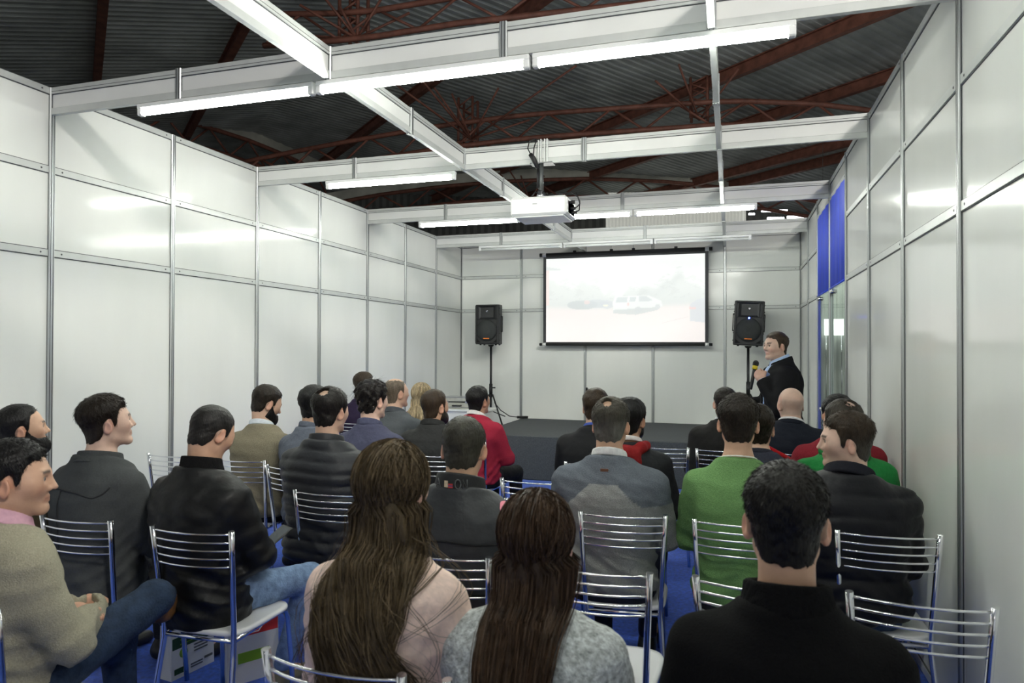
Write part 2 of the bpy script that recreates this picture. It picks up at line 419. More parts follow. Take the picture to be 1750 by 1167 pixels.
def column(u, v0, v1, d, label):
    a, b = at_d(u, v0, d), at_d(u, v1, d); a[2] = min(a[2], roof_z((a-P0)@E2)-.12); b = np.array([a[0], a[1], b[2]]); root = tag(empty('lattice_post', tuple(b)), label, 'truss', 'hanging lattice posts')
    a = a-b; w = .16
    for i in (-1, 1):
        for j in (-1, 1):
            mb = MB(); mb.tube([(i*w, j*w, 0), (i*w, j*w, a[2])], .03, 5); mb.build('chord', RUST, root)
    n = 6
    for k in range(n):
        z0, z1 = a[2]*k/n, a[2]*(k+1)/n; sg = 1 if k % 2 else -1
        for j in (-1, 1):
            mb = MB(); mb.tube([(-sg*w, j*w, z0), (sg*w, j*w, z1)], .018, 5); mb.build('brace', RUST, root)
column(1195, 70, 205, 14, 'red lattice post hanging from the roof right of centre')
column(605, -20, 75, 11, 'red lattice post near the top left roof knot')
column(800, 170, 262, 15, 'red lattice post hanging above the lengthwise beam')
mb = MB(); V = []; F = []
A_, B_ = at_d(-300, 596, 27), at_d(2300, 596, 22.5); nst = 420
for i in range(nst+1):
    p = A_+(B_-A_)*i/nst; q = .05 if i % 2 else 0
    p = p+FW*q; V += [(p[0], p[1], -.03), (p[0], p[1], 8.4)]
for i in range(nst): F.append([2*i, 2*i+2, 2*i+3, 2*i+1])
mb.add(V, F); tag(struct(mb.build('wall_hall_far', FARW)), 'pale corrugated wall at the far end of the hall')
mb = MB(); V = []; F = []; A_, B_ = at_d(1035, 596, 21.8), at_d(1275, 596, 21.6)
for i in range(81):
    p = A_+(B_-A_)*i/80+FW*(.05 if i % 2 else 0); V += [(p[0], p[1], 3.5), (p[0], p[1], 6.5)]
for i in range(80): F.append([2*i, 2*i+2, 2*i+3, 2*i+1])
mb.add(V, F); tag(struct(mb.build('wall_hall_cladding', FARL)), 'pale corrugated cladding with added glow on the far hall wall')
SKYP = mat('daylight_opening', (1, 1, 1), .5, emit=(.95, .97, 1, 3.5))
for i, (ua, ub, va, vb) in enumerate([(1302, 1346, 358, 362), (1312, 1340, 371, 375), (1346, 1382, 369, 374), (1280, 1290, 364, 367)]):
    a, b, c, d = [at_d(u, v, 21.5) for u, v in ((ua, vb), (ub, vb), (ub, va), (ua, va))]
    mb = MB(); k = FW*.05; mb.add([a, b, c, d, a+k, b+k, c+k, d+k], [(0, 1, 2, 3), (4, 7, 6, 5), (0, 4, 5, 1), (1, 5, 6, 2), (2, 6, 7, 3), (3, 7, 4, 0)])
    tag(mb.build('clerestory_opening', SKYP), 'bright daylight gap in the far hall wall, %s counted from the left' % ['third', 'second', 'fourth', 'first'][i], 'window', 'daylight gaps')
# neighbouring stand glimpsed through the glazed bays
SIGN = mat('lit_sign', (1, 1, 1), .5, emit=(1, 1, .98, 1.6))
STRIPE = mat('pale_curtain', (.55, .58, .54), .7, var=.25, vscale=7, stretch=(5, 1, .05))
mb = MB(); V = []; F = []
for i in range(61):
    x = 5.6+i*.05; V += [(x, 6+.04*math.sin(i*1.7)+.03*math.sin(i*.6), -.02), (x, 6+.04*math.sin(i*1.7)+.03*math.sin(i*.6), 3.6)]
for i in range(60): F.append([2*i, 2*i+2, 2*i+3, 2*i+1])
mb.add(V, F, 0, True); tag(mb.build('curtain', STRIPE), 'pale pleated curtain seen through the glass at right', 'curtain')
def at_y(u, v, Y): d = ray(u, v); return CAM+d*(Y-CAM[1])/d[1]
a = at_y(1409, 573, 5.7); b = at_y(1442, 545, 5.7)
mb = MB(); mb.box((0, 0, (a[2]+b[2])/2), (b[0]-a[0], .05, b[2]-a[2])); sg_ = tag(empty('light_box', ((a[0]+b[0])/2, 5.72, 0)), 'bright white light box seen through the glass at right', 'sign')
mb.build('lit_face', SIGN, sg_)
for sx in (-1, 1): mb = MB(); mb.tube([(sx*.15, .03, -.02), (sx*.15, .03, a[2])], .015, 8); mb.build('leg', STEELB, sg_)
NT = FIT[(1.21, True)]  # unseen tube added to brighten the curtain behind the glass
nl = tag(empty('tube_light', (5.65, 5.0, 3.5)), 'added fluorescent tube brightening the curtain beyond the glass', 'light', 'lit tubes'); inst('housing', NT[0], nl); inst('tube', NT[1], nl); inst('end_cap', NT[2], nl, (.018, 0, 0)); inst('end_cap', NT[2], nl, (1.192, 0, 0))
for x in (.2, 1.0): mb = MB(); mb.tube([(x, 0, .03), (x, 0, 2.6)], .004, 5); mb.build('hanging_wire', STEELB, nl)
# hall lamps; those straight behind and at left are added, unseen fill
LAMPM = mat('lamp_shade_metal', (.3, .3, .3), .4, .6, var=.1)
LAMPE = mat('lamp_lens', (1, 1, 1), .4, emit=(1, .97, .92, 6))
for i, (x, y, lb) in enumerate([(8.5, -12.5, 'high bay hall lamp behind and to the right of the booth'), (2.2, -15.0, 'added high bay fill lamp behind the booth'), (-4.5, -11.5, 'added high bay fill lamp left of the booth behind the viewpoint')]):
    z = 6.4
    lr = tag(empty('high_bay_lamp', (x, y, z)), lb, 'lamp', 'hall lamps')
    mb = MB(); mb.lathe([(.05, .3), (.09, .25), (.12, .1), (.26, -.05), (.25, -.05), (.11, .08)], (0, 0, 0), 20); mb.build('shade', LAMPM, lr)
    mb = MB(); mb.lathe([(.20, -.02), (.20, -.03)], (0, 0, 0), 20, smooth=False); mb.build('lens', LAMPE, lr)
    mb = MB(); mb.tube([(0, 0, .3), (0, 0, 1.1)], .012, 6); mb.build('suspension_rod', LAMPM, lr)
    ld = bpy.data.lights.new('high_bay_light', 'AREA'); ld.shape = 'DISK'; ld.size = 1.0; ld.energy = HALL_W; ld.color = (1, .95, .88)
    lo = bpy.data.objects.new('high_bay_light', ld); lo.location = (0, 0, -.06); link(lo, lr)
    v = Vector((2.6, -5.5, 1.2))-Vector((x, y, z)); lo.rotation_euler = v.to_track_quat('-Z', 'Y').to_euler()

# ------------------------------------------------------------------ stage
SZ = .54
st = tag(empty('stage', (0, 0, 0)), 'low stage platform covered in dark grey carpet below the screen', 'stage')
mb = MB(); mb.box((2.955, -1.055, SZ/2), (3.87, 2.06, SZ), 0, bev=.012); mb.build('platform', STAGEC, st)
# ------------------------------------------------------------------ projection screen
sc = tag(empty('projection_screen', (2.585, -.16, 1.66)), 'wide pull-down projection screen showing a faint picture of parked cars', 'screen')
SW, SH = 2.30, 1.335
def picture():
    nx, nz = 230, 134
    xs = np.linspace(0, 1, nx); zs = np.linspace(0, 1, nz); X, Z = np.meshgrid(xs, 1-zs, indexing='ij')   # Z: 0 top .. 1 bottom
    c = np.ones((nx, nz, 3))*np.array([.985, 1.0, .985])
    rg = np.random.default_rng(3)
    def blend(mask, col, a):
        mm = (mask*a)[..., None]; c[:] = c*(1-mm)+np.array(col)*mm
    nse = np.zeros_like(X)
    for k in range(5):
        f = 2**k*5; nse += np.sin(f*X*6.3+rg.random()*9+3*np.sin(f*.7*Z*6+rg.random()*9))*np.sin(f*Z*5+rg.random()*9)/(1.6**k)
    line = .36-.07*np.sin(X*9+.3)-.05*np.sin(X*23+1)-.02*np.sin(X*61)+.03*nse*.5
    blend(1/(1+np.exp(-(Z-line)*60)), (.86, .885, .87), .75)
    blend(((nse > .5) & (Z > line-.1) & (Z < .5)).astype(float), (.80, .82, .81), .35)
    gl = .585+.02*np.sin(X*4)
    blend(1/(1+np.exp(-(Z-gl)*70)), (1.0, .962, .945), 1)
    blend(((X < .018) & (Z > .14) & (Z < .56)).astype(float), (1, .86, .83), .8)
    blend(((Z > .095+.35*X) & (Z < .14+.0*X) & (X < .10)).astype(float), (.85, .88, .87), .8)
    def ell(cx, cz, rx, rz, col, a): blend((((X-cx)/rx)**2+((Z-cz)/rz)**2 < 1).astype(float), col, a)
    def quad(P, col, a):
        msk = np.ones_like(X, bool); n = len(P)
        for i in range(n):
            (x0, z0), (x1, z1) = P[i], P[(i+1) % n]; msk &= ((x1-x0)*(Z-z0)-(z1-z0)*(X-x0)) >= 0
        blend(msk.astype(float), col, a)
    ell(.24, .56, .10, .055, (.76, .79, .79), .8); ell(.33, .55, .08, .05, (.80, .83, .84), .7)      # dark cars at left
    ell(.27, .53, .02, .025, (1, .86, .84), .6); ell(.40, .56, .04, .05, (.82, .84, .86), .7)
    quad([(.45, .47), (.66, .46), (.74, .53), (.745, .59), (.70, .61), (.44, .645), (.435, .54)], (.975, .985, .975), 1)   # white car
    quad([(.465, .475), (.53, .475), (.525, .535), (.452, .54)], (.80, .84, .84), .8)
    quad([(.545, .475), (.585, .475), (.575, .53), (.54, .53)], (.80, .84, .84), .8)
    quad([(.60, .472), (.645, .47), (.69, .525), (.60, .53)], (.82, .85, .85), .8)
    quad([(.44, .625), (.70, .60), (.72, .63), (.58, .685), (.44, .665)], (.82, .85, .84), .8)
    ell(.595, .63, .022, .04, (.84, .86, .86), .9); ell(.715, .595, .016, .03, (.84, .86, .86), .8)
    ell(.533, .56, .008, .02, (1, .84, .82), .9); ell(.39, .57, .018, .012, (1, .99, .9), .9)
    quad([(.91, .58), (.95, .52), (1.0, .50), (1.0, .78), (.91, .76)], (.86, .88, .90), .85)
    quad([(.905, .60), (.945, .605), (.945, .63), (.905, .63)], (1, .82, .80), .8)
    blend(((np.abs(Z-.78+.45*(X-.75)) < .004) & (X > .74) & (X < .9)).astype(float), (.9, .87, .86), .6)
    V = np.stack([(xs[:, None]-.5)*SW+0*zs, 0*X, (zs[None]*(SH-.09)+.045)+0*X], -1).reshape(-1, 3)
    me = bpy.data.meshes.new('picture')
    i, j = np.meshgrid(np.arange(nx-1), np.arange(nz-1), indexing='ij'); a = (i*nz+j).ravel()
    Q = np.stack([a, a+nz, a+nz+1, a+1], 1)
    me.from_pydata(V.tolist(), [], Q.tolist())
    at = me.color_attributes.new('col', 'FLOAT_COLOR', 'POINT')
    at.data.foreach_set('color', np.c_[c.reshape(-1, 3), np.ones(nx*nz)].ravel().astype(np.float32))
    m = mat('projected_picture', (.45, .45, .45), .9, attr=True, spec=.05)
    N = m.node_tree.nodes; b = N['Principled BSDF']; at = [n for n in N if n.type == 'ATTRIBUTE'][0]
    gm = N.new('ShaderNodeGamma'); gm.inputs[1].default_value = 2.2; m.node_tree.links.new(at.outputs['Color'], gm.inputs[0])
    m.node_tree.links.new(gm.outputs[0], b.inputs['Emission Color']); [m.node_tree.links.remove(l) for l in list(b.inputs['Base Color'].links)]; b.inputs['Base Color'].default_value = (.45, .45, .45, 1); b.inputs['Emission Strength'].default_value = .47
    me.materials.append(m)
    return me
mb = MB(); mb.box((0, .004, SH/2), (SW+.09, .006, SH), 0); mb.build('fabric', mat('screen_border', (.035, .036, .04), .7, var=.1), sc)
inst('picture', picture(), sc, (0, -.002, 0))
mb = MB(); mb.tube([(-SW/2-.10, 0, SH+.015), (SW/2+.10, 0, SH+.015)], .028, 14); mb.build('roller_tube', BLACKP, sc)
mb = MB(); mb.tube([(-SW/2-.10, 0, .01), (SW/2+.10, 0, .01)], .022, 14); mb.build('weight_bar', BLACKP, sc)
for sx in (-1, 1):
    for z, r in ((SH+.015, .031), (.01, .025)):
        mb = MB(); mb.tube([(sx*(SW/2+.0), 0, z), (sx*(SW/2+.055), 0, z)], r, 14); mb.build('end_sleeve', WHITEP, sc)
for x in (-.72, -.17, .15, .75):
    mb = MB(); mb.box((x, .01, SH+.055), (.045, .03, .03), 0, bev=.004); mb.build('mounting_clip', BLACKM, sc)
for x in (-.17, .15):
    mb = MB(); mb.tube([(x, 0, SH+.06), (x, 0, SH+.19)], .003, 5); mb.build('hanging_wire', STEELB, sc)
# ------------------------------------------------------------------ loudspeakers on stands
def speaker(loc, rz, tilt, label, led):
    r = tag(empty('loudspeaker', loc, rz), label, 'speaker', 'stage loudspeakers'); r.rotation_euler = (0, tilt, rz)
    w, d, h = .375, .33, .585
    mb = MB()
    # tapered cabinet: wide front (-y), narrower back
    P = [(-w/2+.015, -d/2), (w/2-.015, -d/2), (w/2, -d/2+.02), (w/2, -.02), (w/2-.07, d/2), (-w/2+.07, d/2), (-w/2, -.02), (-w/2, -d/2+.02)]
    zz = [(0, .96), (.012, 1), (h-.012, 1), (h, .96)]
    V = [(p[0]*k, p[1]*k, z) for z, k in zz for p in P]; F = []
    for a in range(3):
        for i in range(8): F.append([a*8+i, a*8+(i+1) % 8, (a+1)*8+(i+1) % 8, (a+1)*8+i])
    F += [list(range(8))[::-1], [24+i for i in range(8)]]
    mb.add(V, F); mb.build('cabinet', BLACKP, r)
    f = -d/2
    mb = MB(); t = .022                                      # raised rim of the baffle
    for (cx, cz, sx, sz) in ((0, h-t/2-.004, w-.03, t), (0, t/2+.004, w-.03, t), (-w/2+.02, h/2, t, h-.03), (w/2-.02, h/2, t, h-.03)): mb.box((cx, f-.008, cz), (sx, .024, sz), 0, bev=.006)
    mb.build('baffle_rim', BLACKP, r)
    mb = MB(); a, b = .125, .035; z0, z1 = .37, .555; zc = .485  # flared horn
    O = [(-a, f-.012, z0), (a, f-.012, z0), (a, f-.012, z1), (-a, f-.012, z1)]; I = [(-b, f+.03, zc-.03), (b, f+.03, zc-.03), (b, f+.03, zc+.03), (-b, f+.03, zc+.03)]
    mb.add(O+I, [(i, (i+1) % 4, 4+(i+1) % 4, 4+i) for i in range(4)]+[(4, 5, 6, 7)])
    for sx in (-1, 1): mb.box((sx*.145, f-.006, .46), (.035, .014, .19), 0, bev=.005)
    ho = mb.build('horn', BLACKM, r)
    mb = MB(); mb.lathe([(.014, 0), (.014, .006), (.007, .006), (.007, .002)], (0, f-.004, zc), 12, 0, Matrix.Rotation(PI/2, 3, 'X')); mb.build('horn_throat', STEELB, ho)
    mb = MB(); mb.lathe([(.150, 0), (.150, .012), (.143, .018), (.07, .026), (.0, .028)], (0, f-.006, .205), 32, 0, Matrix.Rotation(PI/2, 3, 'X')); mb.build('woofer_grille', GRILL, r)
    mb = MB(); mb.tube([(.152*math.cos(q), f-.012, .205+.152*math.sin(q)) for q in np.linspace(0, 2*PI, 33)], .005, 6, caps=False); mb.build('woofer_ring', BLACKM, r)
    for sx in (-1, 1):
        mb = MB(); mb.prism([(sx*.165, .030), (sx*.165, .085), (sx*.095, .030)], 1, f-.012, f+.01); fo = mb.build('bass_port', mat('port_black', (.002, .002, .002), .9) if sx < 0 and 'port_black' not in bpy.data.materials else bpy.data.materials['port_black'], r); fix_normals(fo)
    mb = MB(); mb.box((0, f-.034, .085), (.095, .006, .012), 0, bev=.002); mb.build('badge', ORANGE, r)
    if led: mb = MB(); mb.lathe([(.012, 0), (.009, .006)], (0, f-.02, .358), 10, 0, Matrix.Rotation(PI/2, 3, 'X')); mb.build('power_light', BLUELED, r)
    for sx in (-1, 1):                                           # side grips
        hm = MB()
        for z in (.19, .41): hm.box((sx*(w/2+.004), -.05, z), (.02, .05, .02), 0, bev=.004)
        hm.box((sx*(w/2+.012), -.05, .30), (.012, .03, .23), 0, bev=.004); hm.build('handle', BLACKM, r)
        for z in (.06, .16, .44, .53):
            q = MB(); q.box((sx*(w/2+.002), -d/2+.03, z), (.01, .018, .018), 0, bev=.003); q.build('corner_bolt', BLACKM, r)
    for sx in (-1, 1):
        for y in (-.11, .06):
            q = MB(); q.lathe([(.016, 0), (.014, -.016)], (sx*.12, y, .002), 10); q.build('rubber_foot', BLACKM, r)
    return r
def stand(loc, zt, label, rz=0, zh=.78, fr=.46):
    s = tag(empty('speaker_stand', loc, rz), label, 'stand', 'tripod stands')
    mb = MB(); mb.tube([(0, 0, zh-.35), (0, 0, zt)], .0175, 12); mb.build('pole', BLACKM, s)
    mb = MB(); mb.tube([(0, 0, zh-.12), (0, 0, zh+.08)], .026, 12); mb.tube([(0, 0, zh+.02), (.06, 0, zh+.02)], .009, 8); mb.tube([(.06, -.02, zh+.02), (.06, .02, zh+.02)], .01, 8); mb.build('collar', BLACKM, s)
    mb = MB(); mb.lathe([(.03, zt-.03), (.045, zt-.01), (.045, zt)], (0, 0, 0), 12); mb.build('top_cup', BLACKM, s)
    for k in range(3):
        a = 2*PI*k/3+.5; c, q = math.cos(a), math.sin(a)
        mb = MB(); mb.tube([(.03*c, .03*q, zh-.08), (fr*c, fr*q, .015)], .012, 8); lg = mb.build('leg', BLACKM, s)
        mb = MB(); mb.tube([(.02*c, .02*q, zh-.33), (.25*c, .25*q, zh-.42)], .008, 6); mb.build('brace', BLACKM, s)
        mb = MB(); mb.tube([((fr-.02)*c, (fr-.02)*q, .04), ((fr+.005)*c, (fr+.005)*q, .0)], .017, 8); mb.build('rubber_foot', BLACKM, lg)
    return s
speaker((.655, -.45, 1.668), 0, 0, 'black loudspeaker on the stand left of the projection screen', False)
stand((.655, -.43, 0), 1.664, 'black tripod stand holding the loudspeaker left of the screen', .35, 1.0, .36)
speaker((4.29, -.5, 1.655), 0, .05, 'black loudspeaker with a blue light, right of the projection screen', True)
stand((4.30, -.46, SZ), 1.65-SZ, 'black tripod stand holding the loudspeaker behind the presenter', .9, .55, .36)
mb = MB(); mb.tube([(.70, -.40, .80), (.78, -.34, .68), (.90, -.28, .59), (.985, -.22, .575), (1.06, -.16, .565)], .007, 8); mb.tube([(1.0, -.21, .572), (1.14, -.12, .567)], .020, 10)
tag(mb.build('speaker_cable', RUBBER), 'black cable with a fat plug running from the left stand to the stage', 'cable')
# post-mounted small bracket under the screen
mb = MB(); mb.box((2.03, -.035, .98), (.028, .03, .10), 0, bev=.006); tag(mb.build('wall_clip', BLACKM), 'small black clip on the wall post under the screen', 'clip')
# ------------------------------------------------------------------ counter and flight case
ct = tag(empty('counter', (.60, -1.27, 0)), 'white boxy counter at the left end of the stage', 'counter')
mb = MB(); mb.box((0, 0, .375), (.62, .42, .75), 0, bev=.004); mb.build('body', WHITEP, ct)
mb = MB(); mb.box((.01, 0, .765), (.68, .47, .03), 0, bev=.004); mb.build('top', WHITEP, ct)
fc = tag(empty('flight_case', (.50, -1.27, .78), .06), 'closed metal-edged equipment case with a black handle on the white counter', 'case')
mb = MB(); mb.box((0, 0, .045), (.40, .30, .09), 0, bev=.006); mb.build('base', CASEM, fc)
mb = MB(); mb.box((0, 0, .128), (.40, .30, .06), 0, bev=.006); mb.build('lid', CASEM, fc)
for z in (.093, .02, .155):
    mb = MB(); mb.box((0, 0, z), (.406, .306, .012), 0, bev=.002); mb.build('edge_strip', BLACKM if z == .093 else STEELB, fc)
mb = MB(); mb.tube([(-.06, -.15, .045), (-.055, -.185, .045), (.055, -.185, .045), (.06, -.15, .045)], .011, 8); mb.build('handle', BLACKP, fc)
for x in (-.13, .13):
    mb = MB(); mb.box((x, -.153, .093), (.03, .012, .035), 0, bev=.003); mb.build('latch', STEELB, fc)
# ------------------------------------------------------------------ projector on its pole
pj = tag(empty('projector', (2.66, -5.02, 2.62)), 'white ceiling projector hanging from the second cross beam on a grey pole', 'projector')
mb = MB(); mb.box((.005, .06, .085), (.45, .34, .145), 0, bev=.016); bd = mb.build('body', WHITEP, pj)
mb = MB(); mb.box((.005, .06, .008), (.40, .30, .014), 0, bev=.005); mb.build('base_plate', WHITEP, pj)
mb = MB(); mb.box((.22, .06, .08), (.02, .22, .10), 0, bev=.004); mb.build('connector_bay', BLACKP, bd)
for y, z in ((-.01, .115), (.03, .075), (.06, .05)):
    mb = MB(); mb.tube([(.22, y, z), (.275, y, z)], .012, 8); mb.build('plug', RUBBER, bd)
mb = MB(); mb.box((-.02, -.112, .10), (.035, .004, .01), 0); mb.build('logo', mat('grey_print', (.45, .45, .46), .5), bd)
mb = MB(); mb.lathe([(.045, .225), (.045, .17)], (-.18, .19, -.09), 16, 0); mb.build('lens', BLACKM, bd)
mb = MB(); mb.tube([(0, 0, .20), (0, 0, .44)], .020, 12); mb.build('pole', mat('grey_pole', (.10, .11, .11), .45, .5, var=.2), pj)
mb = MB(); mb.lathe([(.034, .165), (.034, .185), (.026, .2), (.026, .225)], (0, 0, 0), 14); mb.build('swivel_joint', STEELB, pj)
mb = MB()
for a in range(4): mb.tube([(0, 0, .19), (.05*math.cos(a*PI/2+.7), .05*math.sin(a*PI/2+.7), .21), (.09*math.cos(a*PI/2+.7), .09*math.sin(a*PI/2+.7), .155)], .006, 6)
mb.build('claw_mount', BLACKM, pj)
mb = MB(); mb.box((.01, .01, .434), (.18, .10, .008), 0); mb.build('mount_plate', STEELB, pj)
for k, x in enumerate((-.02, .0, .03, .05)):
    mb = MB(); mb.box((x, .02, .53), (.008, .062, .196), 0); mb.build('cable_tie', WHITEP, pj)
mb = MB(); mb.tube([(-.02, -.03, .40), (-.05, -.045, .47), (-.075, -.05, .505)], [.017, .020, .017], 10); mb.tube([(-.07, -.05, .50), (-.095, -.05, .55), (-.085, -.04, .61), (-.05, .0, .635), (-.02, .03, .63)], .005, 6)
mb.tube([(-.05, -.045, .48), (-.045, -.05, .55), (-.03, -.03, .62), (.0, .03, .635)], .005, 6); mb.tube([(-.02, -.025, .40), (-.02, -.02, .24)], .009, 8)
mb.tube([(.03, .03, .18), (.15, 0, .19), (.25, -.02, .19), (.30, -.02, .15), (.315, -.02, .10), (.29, .0, .08), (.26, .03, .075)], .005, 6); mb.tube([(.26, .06, .05), (.30, .03, .06), (.31, 0, .12), (.28, .0, .19)], .005, 6)
mb.build('cable_loom', RUBBER, pj)
# ------------------------------------------------------------------ chairs
def chair_meshes():
    R = .0115; M_ = {}
    for sx in (-1, 1):
        mb = MB(); P = [(sx*.185, -.235, .88), (sx*.180, -.222, .78), (sx*.172, -.205, .62), (sx*.165, -.188, .48), (sx*.163, -.186, .42), (sx*.168, -.195, .36), (sx*.180, -.225, .18), (sx*.192, -.255, .012)]
        mb.tube(P, R, 12); M_['back_leg%d' % sx] = mb.mesh('back_leg', [CHROME])
        mb = MB(); P = [(sx*.165, -.18, .43), (sx*.168, .0, .435), (sx*.17, .13, .435), (sx*.171, .165, .425), (sx*.173, .18, .39), (sx*.178, .20, .22), (sx*.185, .215, .012)]
        mb.tube(P, R, 12); M_['front_leg%d' % sx] = mb.mesh('front_leg', [CHROME])
    zs = [.866, .832, .799, .766, .733]
    for i, z in enumerate(zs):
        f = (z-.733)/.133; hw = .1775+.0065*f; y = -.2165-.0155*f; P = []
        for t in np.linspace(-1, 1, 13): P.append((hw*t, y-.035*(1-t*t), z-.0*t))
        mb = MB(); mb.tube(P, .0042, 8); M_['bar%d' % i] = mb.mesh('back_bar', [CHROME])
    mb = MB()                                    # seat: rounded slab, slightly dished
    def ring(k, z, n=40):
        out = []
        for q in range(n):
            a = 2*PI*q/n; c, s = math.cos(a), math.sin(a); e = .42
            x = math.copysign(abs(c)**e, c)*.195*k; y = math.copysign(abs(s)**e, s)*.195*k
            x *= 1+.06*(y/.195); out.append((x, y+.005, z))
        return out
    rr = [ring(.94, .437), ring(1.0, .442), ring(1.005, .450), ring(.985, .458), ring(.90, .458), ring(.6, .453), ring(.25, .450)]
    V = [p for r in rr for p in r]; n = 40; F = []
    for a in range(len(rr)-1):
        for i in range(n): F.append([a*n+i, a*n+(i+1) % n, (a+1)*n+(i+1) % n, (a+1)*n+i])
    F += [list(range(n))[::-1], [(len(rr)-1)*n+i for i in range(n)]]
    mb.add(V, F, 0, True); M_['seat'] = mb.mesh('seat', [SEATW])
    mb = MB(); mb.tube([(-.165, -.185, .425), (.165, -.185, .425)], .009, 8); M_['rail'] = mb.mesh('seat_rail', [CHROME])
    mb = MB(); mb.tube([(-.17, .15, .425), (.17, .15, .425)], .009, 8); M_['rail2'] = mb.mesh('seat_rail', [CHROME])
    return M_
CHM = chair_meshes()
def chair(x, y, rz, label):
    c = tag(empty('chair', (x, y, 0), rz), label, 'chair', 'chrome audience chairs')
    for k, nm in (('back_leg-1', 'back_leg'), ('back_leg1', 'back_leg'), ('front_leg-1', 'front_leg'), ('front_leg1', 'front_leg'), ('seat', 'seat'), ('rail', 'seat_rail'), ('rail2', 'seat_rail')): inst(nm, CHM[k], c)
    for i in range(5): inst('back_bar', CHM['bar%d' % i], c)
    return c
R_ = dict(A=-8.66, B=-7.79, C=-6.99, D=-6.26, E=-5.68, F=-4.79, G=-4.02)
CH = [(1.97, R_['A'], 0, 'under the man in the grey sweater with folded arms'), (3.22, R_['A'], -.06, 'under the woman in the pink jacket'), (3.68, R_['A'], 0, 'under the woman in the heather grey sweater'), (4.20, R_['A'], 0, 'under the man in the black turtleneck'),
 (.90, R_['B'], 0, 'under the bearded man at the far left'), (1.42, R_['B'], .02, 'under the man in the dark grey wool coat'), (2.015, R_['B'], .05, 'under the man in the black jacket looking down'), (3.10, R_['B'], 0, 'under the man in the padded vest'),
 (3.65, R_['B'], 0, 'standing empty ahead of the woman in heather grey'), (4.18, R_['B'], -.08, 'standing empty right behind the man in the green sweater'), (4.62, R_['B'], -.06, 'standing empty in the lower right corner'),
 (1.33, R_['C'], 0, 'standing empty ahead of the man in the black jacket'), (2.14, R_['C'], 0, 'under the man in the black quilted jacket'), (3.18, -6.82, 0, 'standing empty beside the man in the two-tone grey sweater'), (3.605, R_['C'], .1, 'under the man in the two-tone grey sweater'), (4.12, R_['C'], 0, 'under the man in the light green sweater'), (4.665, R_['C'], .05, 'under the man in the navy quilted jacket'),
 (.45, -6.24, 0, 'standing empty against the left wall'), (1.02, R_['D'], .05, 'under the man in the olive sweater'), (1.56, -6.42, -.2, 'under the man in the slate blue shirt'), (2.03, -6.20, 0, 'under the curly-haired man in the navy shirt'), (3.05, -6.37, 0, 'standing empty on the blue carpet before the stage'), (3.53, R_['D'], 0, 'under the man with the red hood'), (4.22, R_['D'], 0, 'under the man in the dark slate sweater'), (4.66, R_['D'], 0, 'under the man in the bright green hoodie'),
 (2.07, R_['E'], 0, 'under the bearded man in the black jacket'), (3.255, R_['E'], 0, 'under the man in the black suit near the stage'), (4.68, R_['E'], 0, 'under the person in the dark red top'), (1.50, -5.24, 0, 'under the greying man in the charcoal jacket'),
 (2.03, -4.72, -.12, 'under the man in the red sweater'), (3.60, R_['F'], 0, 'standing empty before the stage between the two black suits'), (4.03, R_['F'], 0, 'under the man in the black suit below the presenter'), (4.51, R_['F'], 0, 'under the bald man in the navy suit'), (.58, R_['G'], 0, 'under the man in the purple top farthest left'), (1.20, R_['G'], 0, 'under the blonde woman')]
for x, y, rz, lb in CH: chair(x, y, rz, 'chrome chair with white seat %s' % lb)

# ------------------------------------------------------------------ people: signed-distance modelling
f32 = np.float32
def smin(a, b, k):
    h = np.maximum(k-np.abs(a-b), 0)/k; return np.minimum(a, b)-h*h*k*.25
def smax(a, b, k): return -smin(-a, -b, k)
class Pt:
    """points as three broadcastable arrays"""
    def __init__(s, x, y, z): s.x, s.y, s.z = x, y, z
    def local(s, c, M):
        x, y, z = s.x-c[0], s.y-c[1], s.z-c[2]      # M columns = local axes in world
        return Pt(x*M[0, 0]+y*M[1, 0]+z*M[2, 0], x*M[0, 1]+y*M[1, 1]+z*M[2, 1], x*M[0, 2]+y*M[1, 2]+z*M[2, 2])
def rcone(p, a, b, ra, rb):
    ax, ay, az = a; bx, by, bz = b[0]-ax, b[1]-ay, b[2]-az; px, py, pz = p.x-ax, p.y-ay, p.z-az
    h = np.clip((px*bx+py*by+pz*bz)/(bx*bx+by*by+bz*bz+1e-9), 0, 1)
    return np.sqrt((px-bx*h)**2+(py-by*h)**2+(pz-bz*h)**2)-(ra+(rb-ra)*h)
def ell(p, c, r):
    x, y, z = (p.x-c[0]), (p.y-c[1]), (p.z-c[2])
    k0 = np.sqrt((x/r[0])**2+(y/r[1])**2+(z/r[2])**2); k1 = np.sqrt((x/r[0]**2)**2+(y/r[1]**2)**2+(z/r[2]**2)**2)+1e-9
    return k0*(k0-1)/k1
def sph(p, c, r): return np.sqrt((p.x-c[0])**2+(p.y-c[1])**2+(p.z-c[2])**2)-r
def wob(p, f, seed):
    g = np.random.default_rng(seed); v = 0
    for k in range(4):
        a = g.normal(size=3)*f*(1.5**k); q = g.random(3)*6.3
        v = v+np.sin(a[0]*p.x+a[1]*p.y+a[2]*p.z+q[0]+1.3*np.sin(a[1]*p.x*.7-a[0]*p.z*.8+q[1]))/(1.3**k)
    return v/2.6
